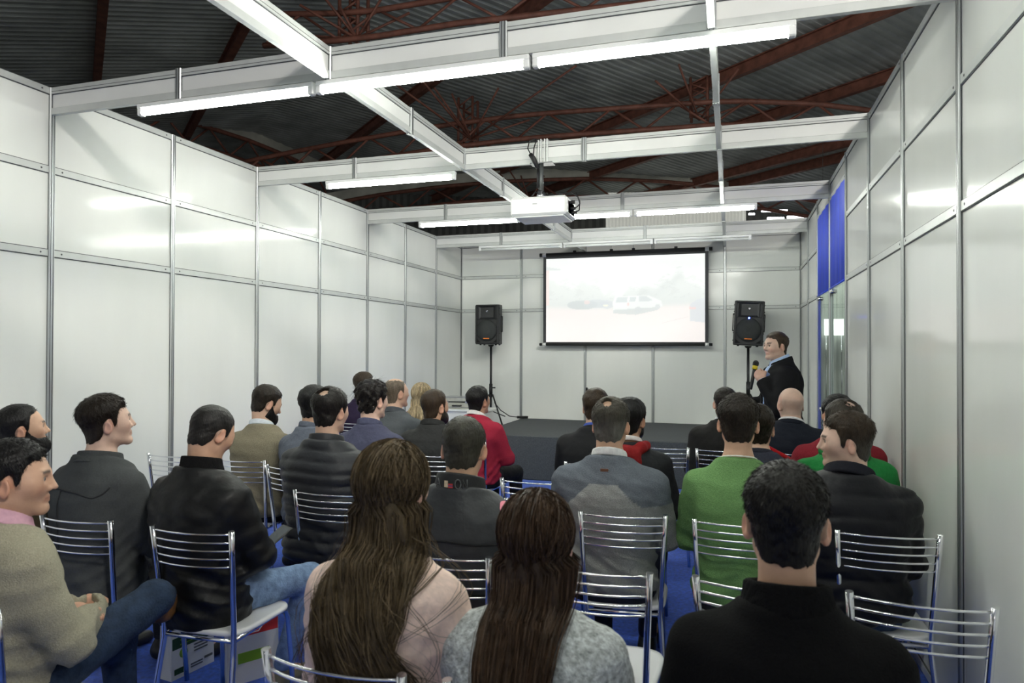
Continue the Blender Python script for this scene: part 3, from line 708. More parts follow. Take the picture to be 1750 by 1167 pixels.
def snet(xs, ys, zs, V):
    ins = V < 0; nx, ny, nz = V.shape; sm = np.zeros((nx-1, ny-1, nz-1), np.int8)
    cs = [(i, j, k) for i in (0, 1) for j in (0, 1) for k in (0, 1)]
    for i, j, k in cs: sm += ins[i:nx-1+i, j:ny-1+j, k:nz-1+k]
    act = (sm > 0) & (sm < 8); I, J, K = np.nonzero(act); n = len(I)
    g = {c: V[I+c[0], J+c[1], K+c[2]] for c in cs}
    acc = np.zeros((n, 3)); cnt = np.zeros(n)
    for ax in range(3):
        for c in cs:
            if c[ax]: continue
            d = list(c); d[ax] = 1; a, b = g[c], g[tuple(d)]; mk = (a < 0) != (b < 0)
            t = np.where(mk, a/np.where(a == b, 1, a-b), 0)
            for q in range(3): acc[:, q] += np.where(mk, t if q == ax else c[q], 0)
            cnt += mk
    acc /= cnt[:, None]
    P = np.stack([xs[I]+acc[:, 0]*(xs[I+1]-xs[I]), ys[J]+acc[:, 1]*(ys[J+1]-ys[J]), zs[K]+acc[:, 2]*(zs[K+1]-zs[K])], 1)
    idm = np.full(act.shape, -1, np.int64); idm[act] = np.arange(n); Q = []
    for ax in range(3):
        o = [a for a in range(3) if a != ax]
        sl0 = [slice(None)]*3; sl1 = [slice(None)]*3; sl0[ax] = slice(0, -1); sl1[ax] = slice(1, None)
        A, B = ins[tuple(sl0)], ins[tuple(sl1)]; E = np.argwhere(A != B)
        if not len(E): continue
        ok = (E[:, o[0]] > 0) & (E[:, o[1]] > 0) & (E[:, o[0]] < V.shape[o[0]]-1) & (E[:, o[1]] < V.shape[o[1]]-1); E = E[ok]
        s = A[E[:, 0], E[:, 1], E[:, 2]]; c4 = []
        for d0, d1 in ((-1, -1), (0, -1), (0, 0), (-1, 0)):
            q = E.copy(); q[:, o[0]] += d0; q[:, o[1]] += d1; c4.append(idm[q[:, 0], q[:, 1], q[:, 2]])
        q = np.stack(c4, 1); flip = s if ax != 1 else ~s
        q[~flip] = q[~flip][:, ::-1]; Q.append(q)
    return P, (np.concatenate(Q) if Q else np.zeros((0, 4), int))
def gridmesh(fn, lo, hi, h):
    ax = [np.arange(lo[i], hi[i]+h, h).astype(f32) for i in range(3)]
    p = Pt(ax[0][:, None, None], ax[1][None, :, None], ax[2][None, None, :])
    V = np.broadcast_to(fn(p), (len(ax[0]), len(ax[1]), len(ax[2])))
    return snet(ax[0], ax[1], ax[2], np.ascontiguousarray(V))
def axis_var(lo, hi, flo, fhi, hc, hf):
    a = list(np.arange(lo, flo-hc*.3, hc)) if flo > lo else []
    b = list(np.arange(max(flo, lo), min(fhi, hi), hf)); c = list(np.arange(min(fhi, hi), hi+hc, hc)) if fhi < hi else []
    return np.array(a+b+c, f32)
def npmesh(name, P, Q, m, col=None, parent=None, obj=None):
    """numpy quads/tris -> object; col: per-vertex rgb or one rgb"""
    me = bpy.data.meshes.new(name); nv, nf, k = len(P), len(Q), Q.shape[1]
    me.vertices.add(nv); me.vertices.foreach_set('co', np.ascontiguousarray(P, f32).ravel())
    me.loops.add(nf*k); me.loops.foreach_set('vertex_index', Q.astype(np.int32).ravel())
    me.polygons.add(nf); me.polygons.foreach_set('loop_start', np.arange(0, nf*k, k, dtype=np.int32)); me.polygons.foreach_set('loop_total', np.full(nf, k, np.int32))
    me.polygons.foreach_set('use_smooth', np.ones(nf, bool)); me.update(calc_edges=True); me.validate()
    if col is not None:
        c = np.broadcast_to(np.asarray(col, f32), (nv, 3)); at = me.color_attributes.new('col', 'FLOAT_COLOR', 'POINT')
        at.data.foreach_set('color', np.c_[c, np.ones(nv)].astype(f32).ravel())
    me.materials.append(m); o = bpy.data.objects.new(name, me); link(o, parent); return o
def vnormals(P, Q):
    n = np.cross(P[Q[:, 2]]-P[Q[:, 0]], P[Q[:, 3]]-P[Q[:, 1]]); N = np.zeros_like(P)
    for k in range(4): np.add.at(N, Q[:, k], n)
    return N/(np.linalg.norm(N, axis=1, keepdims=True)+1e-12)
def rotm(yaw=0, pitch=0, roll=0):
    M = Matrix.Rotation(yaw, 3, 'Z') @ Matrix.Rotation(pitch, 3, 'X') @ Matrix.Rotation(roll, 3, 'Y'); return np.array(M)
def strips(paths, wid):
    """paths (n,m,3) -> flat tapered ribbons crossed by a second one"""
    n, m_, _ = paths.shape; T = np.gradient(paths, axis=1); T /= np.linalg.norm(T, axis=2, keepdims=True)+1e-9
    a = RNG.normal(size=(n, 1, 3)); s = np.cross(T, a); s /= np.linalg.norm(s, axis=2, keepdims=True)+1e-9
    tw = np.linspace(1, .25, m_)[None, :, None]*np.asarray(wid).reshape(-1, 1, 1)
    L, R = paths-s*tw, paths+s*tw; V = np.stack([L, R], 2).reshape(-1, 3)
    base = (np.arange(n)[:, None]*m_+np.arange(m_-1)[None])*2; b = base.ravel()
    return V, np.stack([b, b+1, b+3, b+2], 1)

# ---- head in its own frame: +y face, +z up, origin between the ears
def skull(p, jaw=1.0):
    ap = Pt(np.abs(p.x), p.y, p.z)
    d = smin(ell(p, (0, -.012, .032), (.077, .096, .086)), ell(p, (0, .020, -.025), (.063, .070, .088)), .04)
    d = smin(d, rcone(ap, (.046*jaw, .005, -.060), (.014, .068, -.096), .021, .017), .022)
    d = smin(d, sph(p, (0, .072, -.095), .017), .02)
    return d
def neck_l(p): return rcone(p, (0, -.030, -.045), (0, -.038, -.135), .054, .056)
def face(p, jaw=1.0):
    d = skull(p, jaw); ap = Pt(np.abs(p.x), p.y, p.z)
    d = smin(d, ell(ap, (.041, .048, -.014), (.021, .024, .022)), .04)
    d = smin(d, rcone(ap, (.010, .084, .019), (.038, .074, .020), .010, .010), .016)
    d = smax(d, -sph(ap, (.031, .101, .002), .0165), .014)
    d = smin(d, rcone(p, (0, .087, .014), (0, .1065, -.028), .0060, .0092), .012)
    d = smin(d, sph(ap, (.0115, .0925, -.032), .0078), .008)
    d = smin(d, rcone(ap, (0, .0875, -.0555), (.019, .077, -.0628), .0062, .0045), .006)
    d = smin(d, rcone(ap, (0, .0860, -.0685), (.017, .077, -.0668), .0072, .0045), .006)
    e = Pt(ap.x*.87-(p.y)*.49, p.y*.87+ap.x*.49, p.z)
    ear = smax(ell(e, (.0770, .0275, -.014), (.0085, .0205, .0310)), -ell(e, (.0850, .0310, -.010), (.0075, .0120, .020)), .005)
    d = smin(d, ear, .008)
    return d
HL = dict(  # hairline height as a function of y (back to front)
 short=([-.2, -.075, -.05, -.036, -.024, -.010, .002, .009, .013, .027, .032, .044, .066, .082, .2], [-.078, -.078, -.070, -.050, -.012, .022, .024, .010, -.022, -.020, .030, .056, .064, .078, .085]),
 receded=([-.2, -.075, -.05, -.036, -.024, -.010, .002, .009, .013, .024, .029, .038, .056, .074, .2], [-.076, -.076, -.068, -.048, -.012, .022, .024, .008, -.018, -.016, .030, .062, .074, .086, .2]),
 fringe=([-.2, -.075, -.05, -.036, -.024, -.010, .002, .009, .013, .018, .022, .03, .2], [-.070, -.070, -.064, -.046, -.010, .022, .026, .02, .0, .0, .04, .3, .3]))
SKINS = dict(a=(.62, .40, .29), b=(.50, .30, .20), c=(.42, .245, .16), d=(.68, .46, .36), e=(.60, .37, .25))
def lerp3(a, b, t): return np.asarray(a)*(1-t[:, None])+np.asarray(b)*t[:, None]
def sstep(a, b, x): t = np.clip((x-a)/(b-a), 0, 1); return t*t*(3-2*t)
# ---- hands
def hand_sdf(p, side, curl):
    """p in hand frame: +y fingers, +z back of hand, thumb towards -side*x"""
    sx = -side
    d = ell(p, (0, .046, 0), (.043, .056, .016))
    d = smin(d, rcone(p, (0, -.03, 0), (0, .02, 0), .025, .026), .02)
    for i, (bx, L, r) in enumerate(((.030, .072, .0088), (.010, .080, .0092), (-.010, .074, .0088), (-.029, .058, .0078))):
        a = np.array([sx*bx, .090-.008*abs(i-1.2), .0]); c = curl*(1+.08*i); dirn = 0.0; q = a
        for s_, fr in enumerate((.45, .32, .25)):
            dirn += c*(.8, 1.0, .7)[s_]; st_ = np.array([sx*bx*.12*(1-curl*.4), math.cos(dirn), -math.sin(dirn)]); e = q+st_*L*fr
            d = smin(d, rcone(p, q, e, r*(1-.06*s_), r*(.94-.07*s_)), .006); q = e
    a = np.array([sx*.028, .015, -.006]); b = np.array([sx*.056, .045, -.016]); c = b+np.array([sx*(.012-.03*curl), .030, -.010-.012*curl]); e = c+np.array([sx*(.002-.028*curl), .024, -.006-.010*curl])
    d = smin(d, rcone(p, a, b, .017, .012), .012); d = smin(d, rcone(p, b, c, .0115, .0100), .006); d = smin(d, rcone(p, c, e, .0100, .0080), .004)
    return d
def frame(y, z):
    y = np.array(y, float); y /= np.linalg.norm(y); z = np.array(z, float); z = z-y*(z@y); z /= np.linalg.norm(z); return np.stack([np.cross(y, z), y, z], 1)

# ---- one person
def person(label, x, y, ztop, yaw=0, hyaw=0, hpitch=0, hroll=0, lean=0., slump=.02, w=1.0, skin='a', hair='short', hcol=(.018, .013, .010), ht=(.004, .014), curly=0,
           bald=None, beard=None, arms='lap', tops=(), legs=None, pants=((.02, .022, .03), 'denim'), shoe=(.02, .02, .02), res=.013, hres=.006, stand=False, nstr=2200, female=False,
           elbows=None, wrists=None, curl=.9, hands_z=None, collar=(), grey=None, stubble=0., kneeR=None, ankR=None, kneeL=None, ankL=None, strand_len=.012, fold=.004, longhair=None, tor=1.0, base=0., blank_head=False, hsc=1.0):
    root = tag(empty('person', (x, y, base), yaw), label, 'person', 'audience' if not stand else None)
    seat = .455 if not stand else .90
    k = (ztop-base-seat)/.875*tor
    seat0 = seat
    ys = -.028 if not stand else 0.
    def spy(t):                                       # spine y against height fraction 0..1
        return ys+lean*t*.6-slump*np.sin(np.clip(t/.75, 0, 1)*PI)*1.0+.0*t
    hs = .97 if female else 1.0
    hs *= hsc
    LZ = np.array([-.02, .0, .10, .22, .36, .46, .525, .565, .60, .64, .72])*k+seat
    LX = np.array([.150, .178, .182, .160*(.93 if female else 1), .172, .183, .172, .135, .092, .066, .058])*w
    if stand: LX = LX*.97
    LY = np.array([.115, .132, .138, .122, .128, .130, .112, .092, .078, .068, .056])*(.5+.5*w)
    if female: LX[4:8] *= .92
    def loft(p, gx, gy=None, zlo=None):
        gy = gx if gy is None else gy
        t = (p.z-seat)/k; rx = np.interp(p.z, LZ, LX).astype(f32)+gx; ry = np.interp(p.z, LZ, LY).astype(f32)+gy; cy = spy(t).astype(f32)
        q = ((np.abs(p.x)/rx)**2.3+(np.abs(p.y-cy)/ry)**2.3)**(1/2.3)
        d = (q-1)*np.minimum(rx, ry)*.9
        return smax(smax(d, (LZ[0] if zlo is None else zlo)-p.z, .04), p.z-LZ[9], .02)
    nb = np.array([0, float(spy(np.array(.60)))+.004, seat+.60*k])
    M = rotm(hyaw, hpitch, hroll)
    hc = np.array([0, float(spy(np.array(.72)))+.030+.35*max(0, -math.sin(hpitch))*.1, ztop-base-.1195*hs*(.93+.07*math.cos(hpitch))])
    def HLc(p): q = p.local(hc, M); return Pt(q.x/hs, q.y/hs, q.z/hs)
    sw = .172*w*(.92 if female else 1); shz = seat+.500*k
    Sh = {s: np.array([s*sw, float(spy(np.array(.5)))+.005, shz]) for s in (-1, 1)}
    El, Wr = {}, {}
    for s in (-1, 1):
        if arms == 'lap': El[s] = np.array([s*(sw+.055), Sh[s][1]+.05, seat+.245*k]); Wr[s] = np.array([s*.085, .19, seat+.175])
        elif arms == 'crossed': El[s] = np.array([s*(sw+.055), Sh[s][1]+.10, seat+.25*k]); Wr[s] = np.array([-.03, Sh[s][1]+.285, seat+.25*k]) if s > 0 else np.array([-.01, Sh[s][1]+.20, seat+.27*k])
        elif arms == 'front': El[s] = np.array([s*(sw+.05), Sh[s][1]+.10, seat+.25*k]); Wr[s] = np.array([s*.06, .26, seat+.22])
        elif arms == 'down': El[s] = np.array([s*(sw+.05), Sh[s][1]+.01, seat+.22*k]); Wr[s] = np.array([s*(sw+.03), Sh[s][1]+.12, seat-.01])
        if elbows and s in elbows: El[s] = np.array(elbows[s])
        if wrists and s in wrists: Wr[s] = np.array(wrists[s])
    def arms_sdf(p, g, r0=.056, r1=.045, r2=.034, cut=None):
        d = None
        for s in (-1, 1):
            a = rcone(p, Sh[s], El[s], r0*(.5+.5*w)+g, r1+g); b = rcone(p, El[s], Wr[s], r1+g, r2+g)
            q = smin(a, b, .02); d = q if d is None else np.minimum(d, q)
        return d
    Hip = {s: np.array([s*.088, 0 if not stand else 0, seat+.075 if not stand else seat-.02]) for s in (-1, 1)}
    if stand: Kn = {s: np.array([s*.10, .02, .50]) for s in (-1, 1)}; An = {s: np.array([s*.11, -.02, .09]) for s in (-1, 1)}
    else: Kn = {s: np.array([s*.125, .40, seat+.055]) for s in (-1, 1)}; An = {s: np.array([s*.115, .42, .095]) for s in (-1, 1)}
    if kneeR is not None: Kn[1] = np.array(kneeR)
    if ankR is not None: An[1] = np.array(ankR)
    if kneeL is not None: Kn[-1] = np.array(kneeL)
    if ankL is not None: An[-1] = np.array(ankL)
    def legs_sdf(p, g):
        d = None
        for s in (-1, 1):
            q = smin(rcone(p, Hip[s], Kn[s], .078+g, .056+g), rcone(p, Kn[s], An[s], .054+g, .036+g), .02); d = q if d is None else smin(d, q, .03)
        return d
    nd = hc+M@np.array([0, -.03, -.05])-nb; nd = nd/np.linalg.norm(nd)
    htop = hc+M@np.array([0, -.028, -.045])*hs
    nr = (.050 if female else .057)*(.6+.4*w)
    # ---------------- body: one continuous skin surface
    lo = np.array([-.42*max(1, w), -.34, 0.0]); hi = np.array([.42*max(1, w), .62 if not stand else .45, ztop-base+.03])
    for s in (-1, 1):
        for q in (El[s], Wr[s], Kn[s], An[s]): lo = np.minimum(lo, q-.09); hi = np.maximum(hi, q+.09)
    hr = .135*hs
    X = axis_var(lo[0], hi[0], hc[0]-hr, hc[0]+hr, .026, hres); Y = axis_var(lo[1], hi[1], hc[1]-hr-.01, hc[1]+hr+.02, .026, hres); Z = axis_var(max(0, lo[2]), hi[2], hc[2]-.14*hs, hi[2], .026, hres)
    p = Pt(X[:, None, None], Y[None, :, None], Z[None, None, :])
    V = smin(loft(p, -.012), arms_sdf(p, -.010), .03)
    V = smin(V, legs_sdf(p, -.008), .03)
    for s in (-1, 1):
        ft = An[s]+np.array([0, .13, -.05]) if An[s][2] < .2 else An[s]+np.array([0, .1, .0]); V = smin(V, rcone(p, An[s], ft, .030, .022), .02)
    V = smin(V, rcone(p, nb-np.array([0, 0, .04]), htop, nr*1.04, nr), .03)
    V = np.ascontiguousarray(np.broadcast_to(V, (len(X), len(Y), len(Z)))).astype(f32)
    ix = np.nonzero((X > hc[0]-hr-.01) & (X < hc[0]+hr+.01))[0]; iy = np.nonzero((Y > hc[1]-hr-.02) & (Y < hc[1]+hr+.03))[0]; iz = np.nonzero(Z > hc[2]-.15*hs)[0]
    sub = np.ix_(ix, iy, iz); ph = HLc(Pt(X[ix][:, None, None], Y[iy][None, :, None], Z[iz][None, None, :]))
    V[sub] = smin(V[sub], face(ph)*hs, .022)
    P, Q = snet(X, Y, Z, V); sk = np.array(SKINS[skin]); c = np.tile(sk, (len(P), 1))
    L = ((P-hc)@M)/hs; inh = (P[:, 2] > hc[2]-.15)
    ax_ = np.abs(L[:, 0])
    lips = np.exp(-((L[:, 2]+.062)/.0085)**2)*(ax_ < .023)*(L[:, 1] > .074)
    c = lerp3(c, sk*np.array([.85, .55, .55]), lips*inh*.8)
    mline = np.exp(-((L[:, 2]+.0620)/.0025)**2)*(ax_ < .019)*(L[:, 1] > .074); c = lerp3(c, sk*.3, mline*inh*.6)
    ch = np.exp(-((ax_-.045)/.02)**2-((L[:, 2]+.03)/.02)**2)*(L[:, 1] > .03); c = lerp3(c, sk*np.array([1.05, .8, .78]), ch*inh*.4)
    er = (ax_ > .074)*(L[:, 1] < .02)*(L[:, 2] > -.06); c = lerp3(c, sk*np.array([1.08, .82, .78]), er*inh*.6)
    brow = np.exp(-((L[:, 2]-.0235-.06*(.03-np.abs(ax_-.03)))/.0048)**2)*(ax_ > .010)*(ax_ < .049)*(L[:, 1] > .05); c = lerp3(c, np.array(hcol), np.clip(brow*1.3, 0, 1)*inh*.9)
    lash = np.exp(-((L[:, 2]-.0095)/.003)**2)*(ax_ > .018)*(ax_ < .044)*(L[:, 1] > .06); c = lerp3(c, np.array(hcol), lash*inh*.6)
    if stubble: sb = sstep(-.010, -.075, L[:, 2])*sstep(-.03, .03, L[:, 1])*(L[:, 2] > -.125); c = lerp3(c, sk*np.array([.42, .44, .46]), sb*inh*stubble)
    if hair in ('short', 'receded', 'fringe') and not bald == 'smooth':
        hx, hy = HL[hair]; hh = np.interp(L[:, 1], hx, hy); sh = sstep(-.004, .008, L[:, 2]-hh)*(ax_ < .083); c = lerp3(c, sk*.35+np.array(hcol)*.55, sh*inh*(.75 if bald is None else .4 if bald == 'crown' else .25))
    if hair == 'none': c = lerp3(c, np.array(hcol), inh*.45*sstep(-.075, -.06, L[:, 2])*sstep(.05, .02, L[:, 2])*sstep(.02, -.03, L[:, 1])*(ax_ < .083))
    VV, QQ, CC = [P], [Q], [c]; n0 = len(P)
    def addm(P_, Q_, c_):
        nonlocal n0
        VV.append(P_); QQ.append(Q_+n0); CC.append(np.broadcast_to(c_, (len(P_), 3))); n0 += len(P_)
    for s in (-1, 1):                                 # eyeballs
        ec = np.array([s*.0305, .0742, .003]); a = np.linspace(0, PI, 9); b = np.linspace(0, 2*PI, 13)[:-1]; A, B = np.meshgrid(a, b, indexing='ij')
        D = np.stack([np.sin(A)*np.cos(B), np.cos(A), np.sin(A)*np.sin(B)], -1).reshape(-1, 3)
        ii, jj = np.meshgrid(np.arange(8), np.arange(12), indexing='ij'); a0 = ii*12+jj; a1 = ii*12+(jj+1) % 12
        q = np.stack([a0, a1, a1+12, a0+12], -1).reshape(-1, 4); ecol = np.where((A.ravel() < .55)[:, None], np.array([.02, .013, .01]), np.array([.36, .33, .30]))
        addm((hc+((ec+D*.0122)*hs)@M.T), q, ecol)
    for s in (-1, 1):                                 # hands
        fd = Wr[s]-El[s]; zd = np.array([s*.5, 0, .8]) if hands_z is None else np.array(hands_z[s]); F_ = frame(fd, zd); org = Wr[s]+F_[:, 1]*.018
        gx = np.arange(-.085, .09, .0048).astype(f32); gy = np.arange(-.05, .20, .0048).astype(f32); gz = np.arange(-.11, .035, .0048).astype(f32)
        hp, hq = snet(gx, gy, gz, np.ascontiguousarray(np.broadcast_to(hand_sdf(Pt(gx[:, None, None], gy[None, :, None], gz[None, None, :]), s, curl), (len(gx), len(gy), len(gz)))))
        if np.linalg.det(F_) < 0: hq = hq[:, ::-1]
        addm(org+hp@F_.T*(.93 if female else 1), hq, sk*np.array([1.0, .9, .88]))
    npmesh('body', np.concatenate(VV), np.concatenate(QQ), SKIN, np.concatenate(CC), root)
    info = dict(root=root, hc=hc, M=M, hs=hs, nb=nb, nd=nd, k=k, seat=seat, El=El, Wr=Wr, Sh=Sh, spy=spy, loft=loft, arms=arms_sdf, An=An, Kn=Kn)
    # ---------------- trousers and shoes
    hemz = seat+.16*k
    def pants_f(p):
        d = smin(legs_sdf(p, .010), smax(loft(p, .006), p.z-hemz, .02), .05); d = d+.004*wob(p, 30, 5)
        for s in (-1, 1):                              # open ankle end
            an, kn = An[s], Kn[s]; u = (an-kn)/np.linalg.norm(an-kn); d = smax(d, np.where(((p.x-kn[0])*u[0]+(p.y-kn[1])*u[1]+(p.z-kn[2])*u[2]) > 0, np.where((p.x-an[0])**2+(p.y-an[1])**2+(p.z-an[2])**2 < .02, (p.x-an[0])*u[0]+(p.y-an[1])*u[1]+(p.z-an[2])*u[2]-.0, -1), -1), .005)
        return d
    pl = np.array([min(-.2*w-.03, Kn[-1][0]-.1, An[-1][0]-.09, An[1][0]-.09), -.26, min(.02, .05)]); phh = np.array([max(.2*w+.03, Kn[1][0]+.1, An[1][0]+.1), max(Kn[1][1], Kn[-1][1], An[1][1], An[-1][1], .22)+.1, max(hemz+.04, Kn[1][2]+.11, Kn[-1][2]+.11)])
    P, Q = gridmesh(pants_f, pl, phh, .017 if res > .009 else .012); npmesh('trousers', P, Q, CL[pants[1]], pants[0], root)
    for s in (-1, 1):
        an = An[s]; fw_ = np.array([s*.06, 1, 0]) if an[2] < .2 else np.array([-.5, .7, .2]); fw_ = fw_/np.linalg.norm(fw_)
        def shoe_f(p):
            d = smin(rcone(p, an+np.array([0, 0, -.015]), an+np.array([0, -.01, -.05]), .045, .042), rcone(p, an+np.array([0, 0, -.055])-fw_*.03, an+np.array([0, 0, -.062])+fw_*.15, .040, .034), .03)
            return smax(d, an[2]-.095-p.z, .008)
        P, Q = gridmesh(shoe_f, an-np.array([.18, .14, .11]), an+np.array([.18, .24, .06]), .011); npmesh('shoe', P, Q, CL['leather'], shoe, root)
    # ---------------- tops
    for T in tops:
        g = T.get('g', .014); hem = T.get('hem', seat+.03); kind = T.get('cloth', 'cotton'); sd = T.get('seed', int(abs(x*977+y*131)) % 1000); puff = T.get('puff', 0); fa = T.get('fold', fold)
        sl = T.get('sleeves', True); nz = T.get('neck', 0.); sr = T.get('sleeve_r', (.060, .052, .042))
        def top_f(p, g=g, hem=hem, puff=puff, fa=fa, sl=sl, nz=nz, T=T, sd=sd, sr=sr):
            d = loft(p, g, g*1.15, zlo=hem)
            if sl: d = smin(d, arms_sdf(p, g*.55, *sr), .045)
            elif T.get('cap', True): d = smin(d, np.minimum(sph(p, Sh[-1]*np.array([.93, 1, 1]), .062+g), sph(p, Sh[1]*np.array([.93, 1, 1]), .062+g)), .06)
            zz = (p.z-seat)/k
            if puff: d = d-puff*np.sqrt(np.abs(np.sin(PI*(p.z-hem+.05*p.y+.006*np.sin(14*p.x+sd))/T.get('pitch', .062))))+puff*.5
            if fa:
                fz = np.clip(1.25-1.6*np.abs(zz-.14)/.35, .25, 1.2)
                a = np.sin(46*p.z+9*np.abs(p.x)+5*np.sin(8*p.x+sd)+3*np.sin(11*p.y+sd*2)); b = np.sin(30*p.x+26*p.z+3*np.sin(9*p.z+sd)+14*p.y)
                d = d+fa*fz*(np.abs(a)*1.3-.6)+fa*.6*b*fz
                d = d+fa*.8*wob(p, 16, sd)
            h = (p.x-nb[0])*nd[0]+(p.y-nb[1])*nd[1]+(p.z-nb[2])*nd[2]
            d = smax(d, h+.28*(p.y-nb[1])-.018-nz, .014)
            for s in (-1, 1):                          # cuffs
                if sl:
                    u = (Wr[s]-El[s])/np.linalg.norm(Wr[s]-El[s]); hh = (p.x-Wr[s][0])*u[0]+(p.y-Wr[s][1])*u[1]+(p.z-Wr[s][2])*u[2]
                    near = ((p.x-Wr[s][0])**2+(p.y-Wr[s][1])**2+(p.z-Wr[s][2])**2) < .0075
                    d = np.where(near, np.maximum(d, hh-T.get('cuff', .005)), d)
            if T.get('openv'):                         # jacket fronts parted
                wv, zlo_ = T['openv']; d = smax(d, -np.maximum(np.abs(p.x-T.get('vx', 0))-(wv*np.clip((p.z-zlo_)/.5, 0.05, 1)+.012), (spy(zz)+.02)-p.y), .012)
            return d
        l2 = np.minimum(np.minimum(El[-1], Wr[-1]), np.array([-.25*w, -.30, hem-.03]))-.09; h2 = np.maximum(np.maximum(El[1], Wr[1]), np.array([.25*w, .20, nb[2]+.06]))+.09
        for s in (-1, 1): l2 = np.minimum(l2, np.minimum(El[s], Wr[s])-.09); h2 = np.maximum(h2, np.maximum(El[s], Wr[s])+.09)
        l2[2] = hem-.03; h2[2] = nb[2]+.08
        P, Q = gridmesh(top_f, l2, h2, T.get('res', res)); colr = T['col']
        if callable(colr): colr = colr(P, info)
        o = npmesh(T.get('name', 'shirt'), P, Q, CL[kind], colr, root); info['top_f'] = top_f; info['top'] = o
        if T.get('label'): o['label'] = T['label']
    # ---------------- collars
    for C_ in collar:
        r, hh, th, z0, tilt, colr, kind = C_['r'], C_['h'], C_.get('th', .006), C_.get('z', .02), C_.get('tilt', .35), C_['col'], C_.get('cloth', 'cotton')
        def col_f(p):
            hx = (p.x-nb[0])*nd[0]+(p.y-nb[1])*nd[1]+(p.z-nb[2])*nd[2]; ax, ay, az = p.x-nb[0]-nd[0]*hx, p.y-nb[1]-nd[1]*hx, p.z-nb[2]-nd[2]*hx
            rad = np.sqrt(ax*ax+ay*ay*.86+az*az); t = hx+tilt*(p.y-nb[1])-z0
            rr = r*(.55+.45*w)-C_.get('taper', .18)*t+C_.get('flare', 0)*np.clip(-t, 0, 1)
            d = smax(np.abs(rad-rr)-th-C_.get('rib', 0)*np.sin(np.arctan2(ay, ax)*70), np.abs(t)-hh/2, .006)
            if C_.get('gap'): d = smax(d, C_['gap']-np.maximum(np.abs(p.x), (nb[1]-p.y)*.6+.02), .006)
            return d
        P, Q = gridmesh(col_f, nb+np.array([-.15, -.17, -.10]), nb+np.array([.15, .17, .16]), C_.get('res', .0055)); 
        if len(P): npmesh(C_.get('name', 'collar'), P, Q, CL[kind], colr, info.get('top', root) if tops and C_.get('sub', True) else root)
    # ---------------- hair
    if hair in HL:
        hx, hy = HL[hair]; tb, tt = ht; sd = int(abs(x*531+y*77)) % 997
        def hair_f(p):
            q = HLc(p); b = smin(skull(q), rcone(p, nb-np.array([0, 0, .04]), htop, nr*1.04, nr)/hs, .03)
            t = tb+(tt-tb)*sstep(-.01, .085, q.z)*(1-.25*sstep(.03, .09, q.y)); t = t+curly*.5*wob(q, 70, sd)+.0018*wob(q, 160, sd+3)+(.003*wob(q, 28, sd+1) if tt > .008 else 0)
            h = np.interp(q.y, hx, hy)+.003*np.sin(q.x*210+sd)+.003*wob(q, 120, sd+5)
            t = t*(.25+.75*sstep(.0, .030, q.z-h)); d = smax(b-t, (h-q.z)*.75, .003)
            if bald == 'crown': d = smax(d, -(sph(q, (.006, -.072, .102), .030)+.016*wob(q, 75, sd)), .004)
            if bald == 'top': d = smax(d, -(ell(q, (0, .015, .120), (.050, .080, .050))+.008*wob(q, 90, sd)), .004)
            if bald == 'full': d = smax(d, q.z-.028-.004*wob(q, 60, sd), .004)
            return d*hs
        hh_ = .15*hs
        P, Q = gridmesh(hair_f, hc-hh_, hc+hh_, hres*.95); hcl = np.array(hcol); L = ((P-hc)@M)/hs
        cc = np.tile(hcl, (len(P), 1))
        if grey is not None: cc = lerp3(cc, np.array(grey), sstep(.06, -.03, L[:, 2])*.9)
        ho = None
        if len(P):
            ho = npmesh('hair', P, Q, HAIR, cc, root)
            if nstr:
                N = vnormals(P, Q); ok = np.nonzero(N@M[:, 2] > -.9)[0]; ii = RNG.choice(ok, nstr); r = P[ii]; nn = N[ii]; l = L[ii]
                crown = np.array([.01, -.055, .11]); fl = l-crown; fl[:, 2] -= .02; fl = fl@M.T; fl = fl-nn*np.sum(fl*nn, 1, keepdims=True); fl /= np.linalg.norm(fl, axis=1, keepdims=True)+1e-9
                jit = RNG.normal(size=r.shape)*(.35+curly*60); ln = strand_len*RNG.uniform(.5, 1.3, (nstr, 1))*(.35+.65*sstep(-.03, .07, l[:, 2]))[:, None]
                d1 = fl*.9+nn*.35+jit*.5; p0_ = r-nn*.002; p1_ = p0_+d1*ln*.5; p2_ = p1_+(fl+nn*.05+jit*.4-np.array([0, 0, .25]))*ln*.5
                V_, Q_ = strips(np.stack([p0_, p1_, p2_], 1), np.full(nstr, .0009)); npmesh('hair_strands', V_, Q_, HAIR, np.repeat(cc[ii], 6, 0)*RNG.uniform(.6, 1.5, (nstr*6, 1)), ho)
    if beard:
        bl, bcol = beard; sd = 17
        def beard_f(p):
            q = HLc(p); b = skull(q); h = np.interp(q.y, [-.05, .0, .012, .026, .05, .07, .2], [-.2, -.05, .0, -.02, -.046, -.052, -.050])
            t = bl*(.35+.65*sstep(-.03, -.09, q.z))+.0015*wob(q, 130, sd)+.014*sstep(.055, .075, q.y)*(np.abs(q.x) < .03)*sstep(-.04, -.05, q.z)*.35
            d = smax(b-t-.003, (q.z-h)*.8, .004); d = smax(d, -ell(q, (0, .092, -.0625), (.019, .03, .0075)), .003)
            return smax(d, -q.y-.012, .004)*hs
        P, Q = gridmesh(beard_f, hc-.15, hc+.15, hres); npmesh('beard', P, Q, HAIR, bcol, root)
    info['HLc'] = HLc
    return info

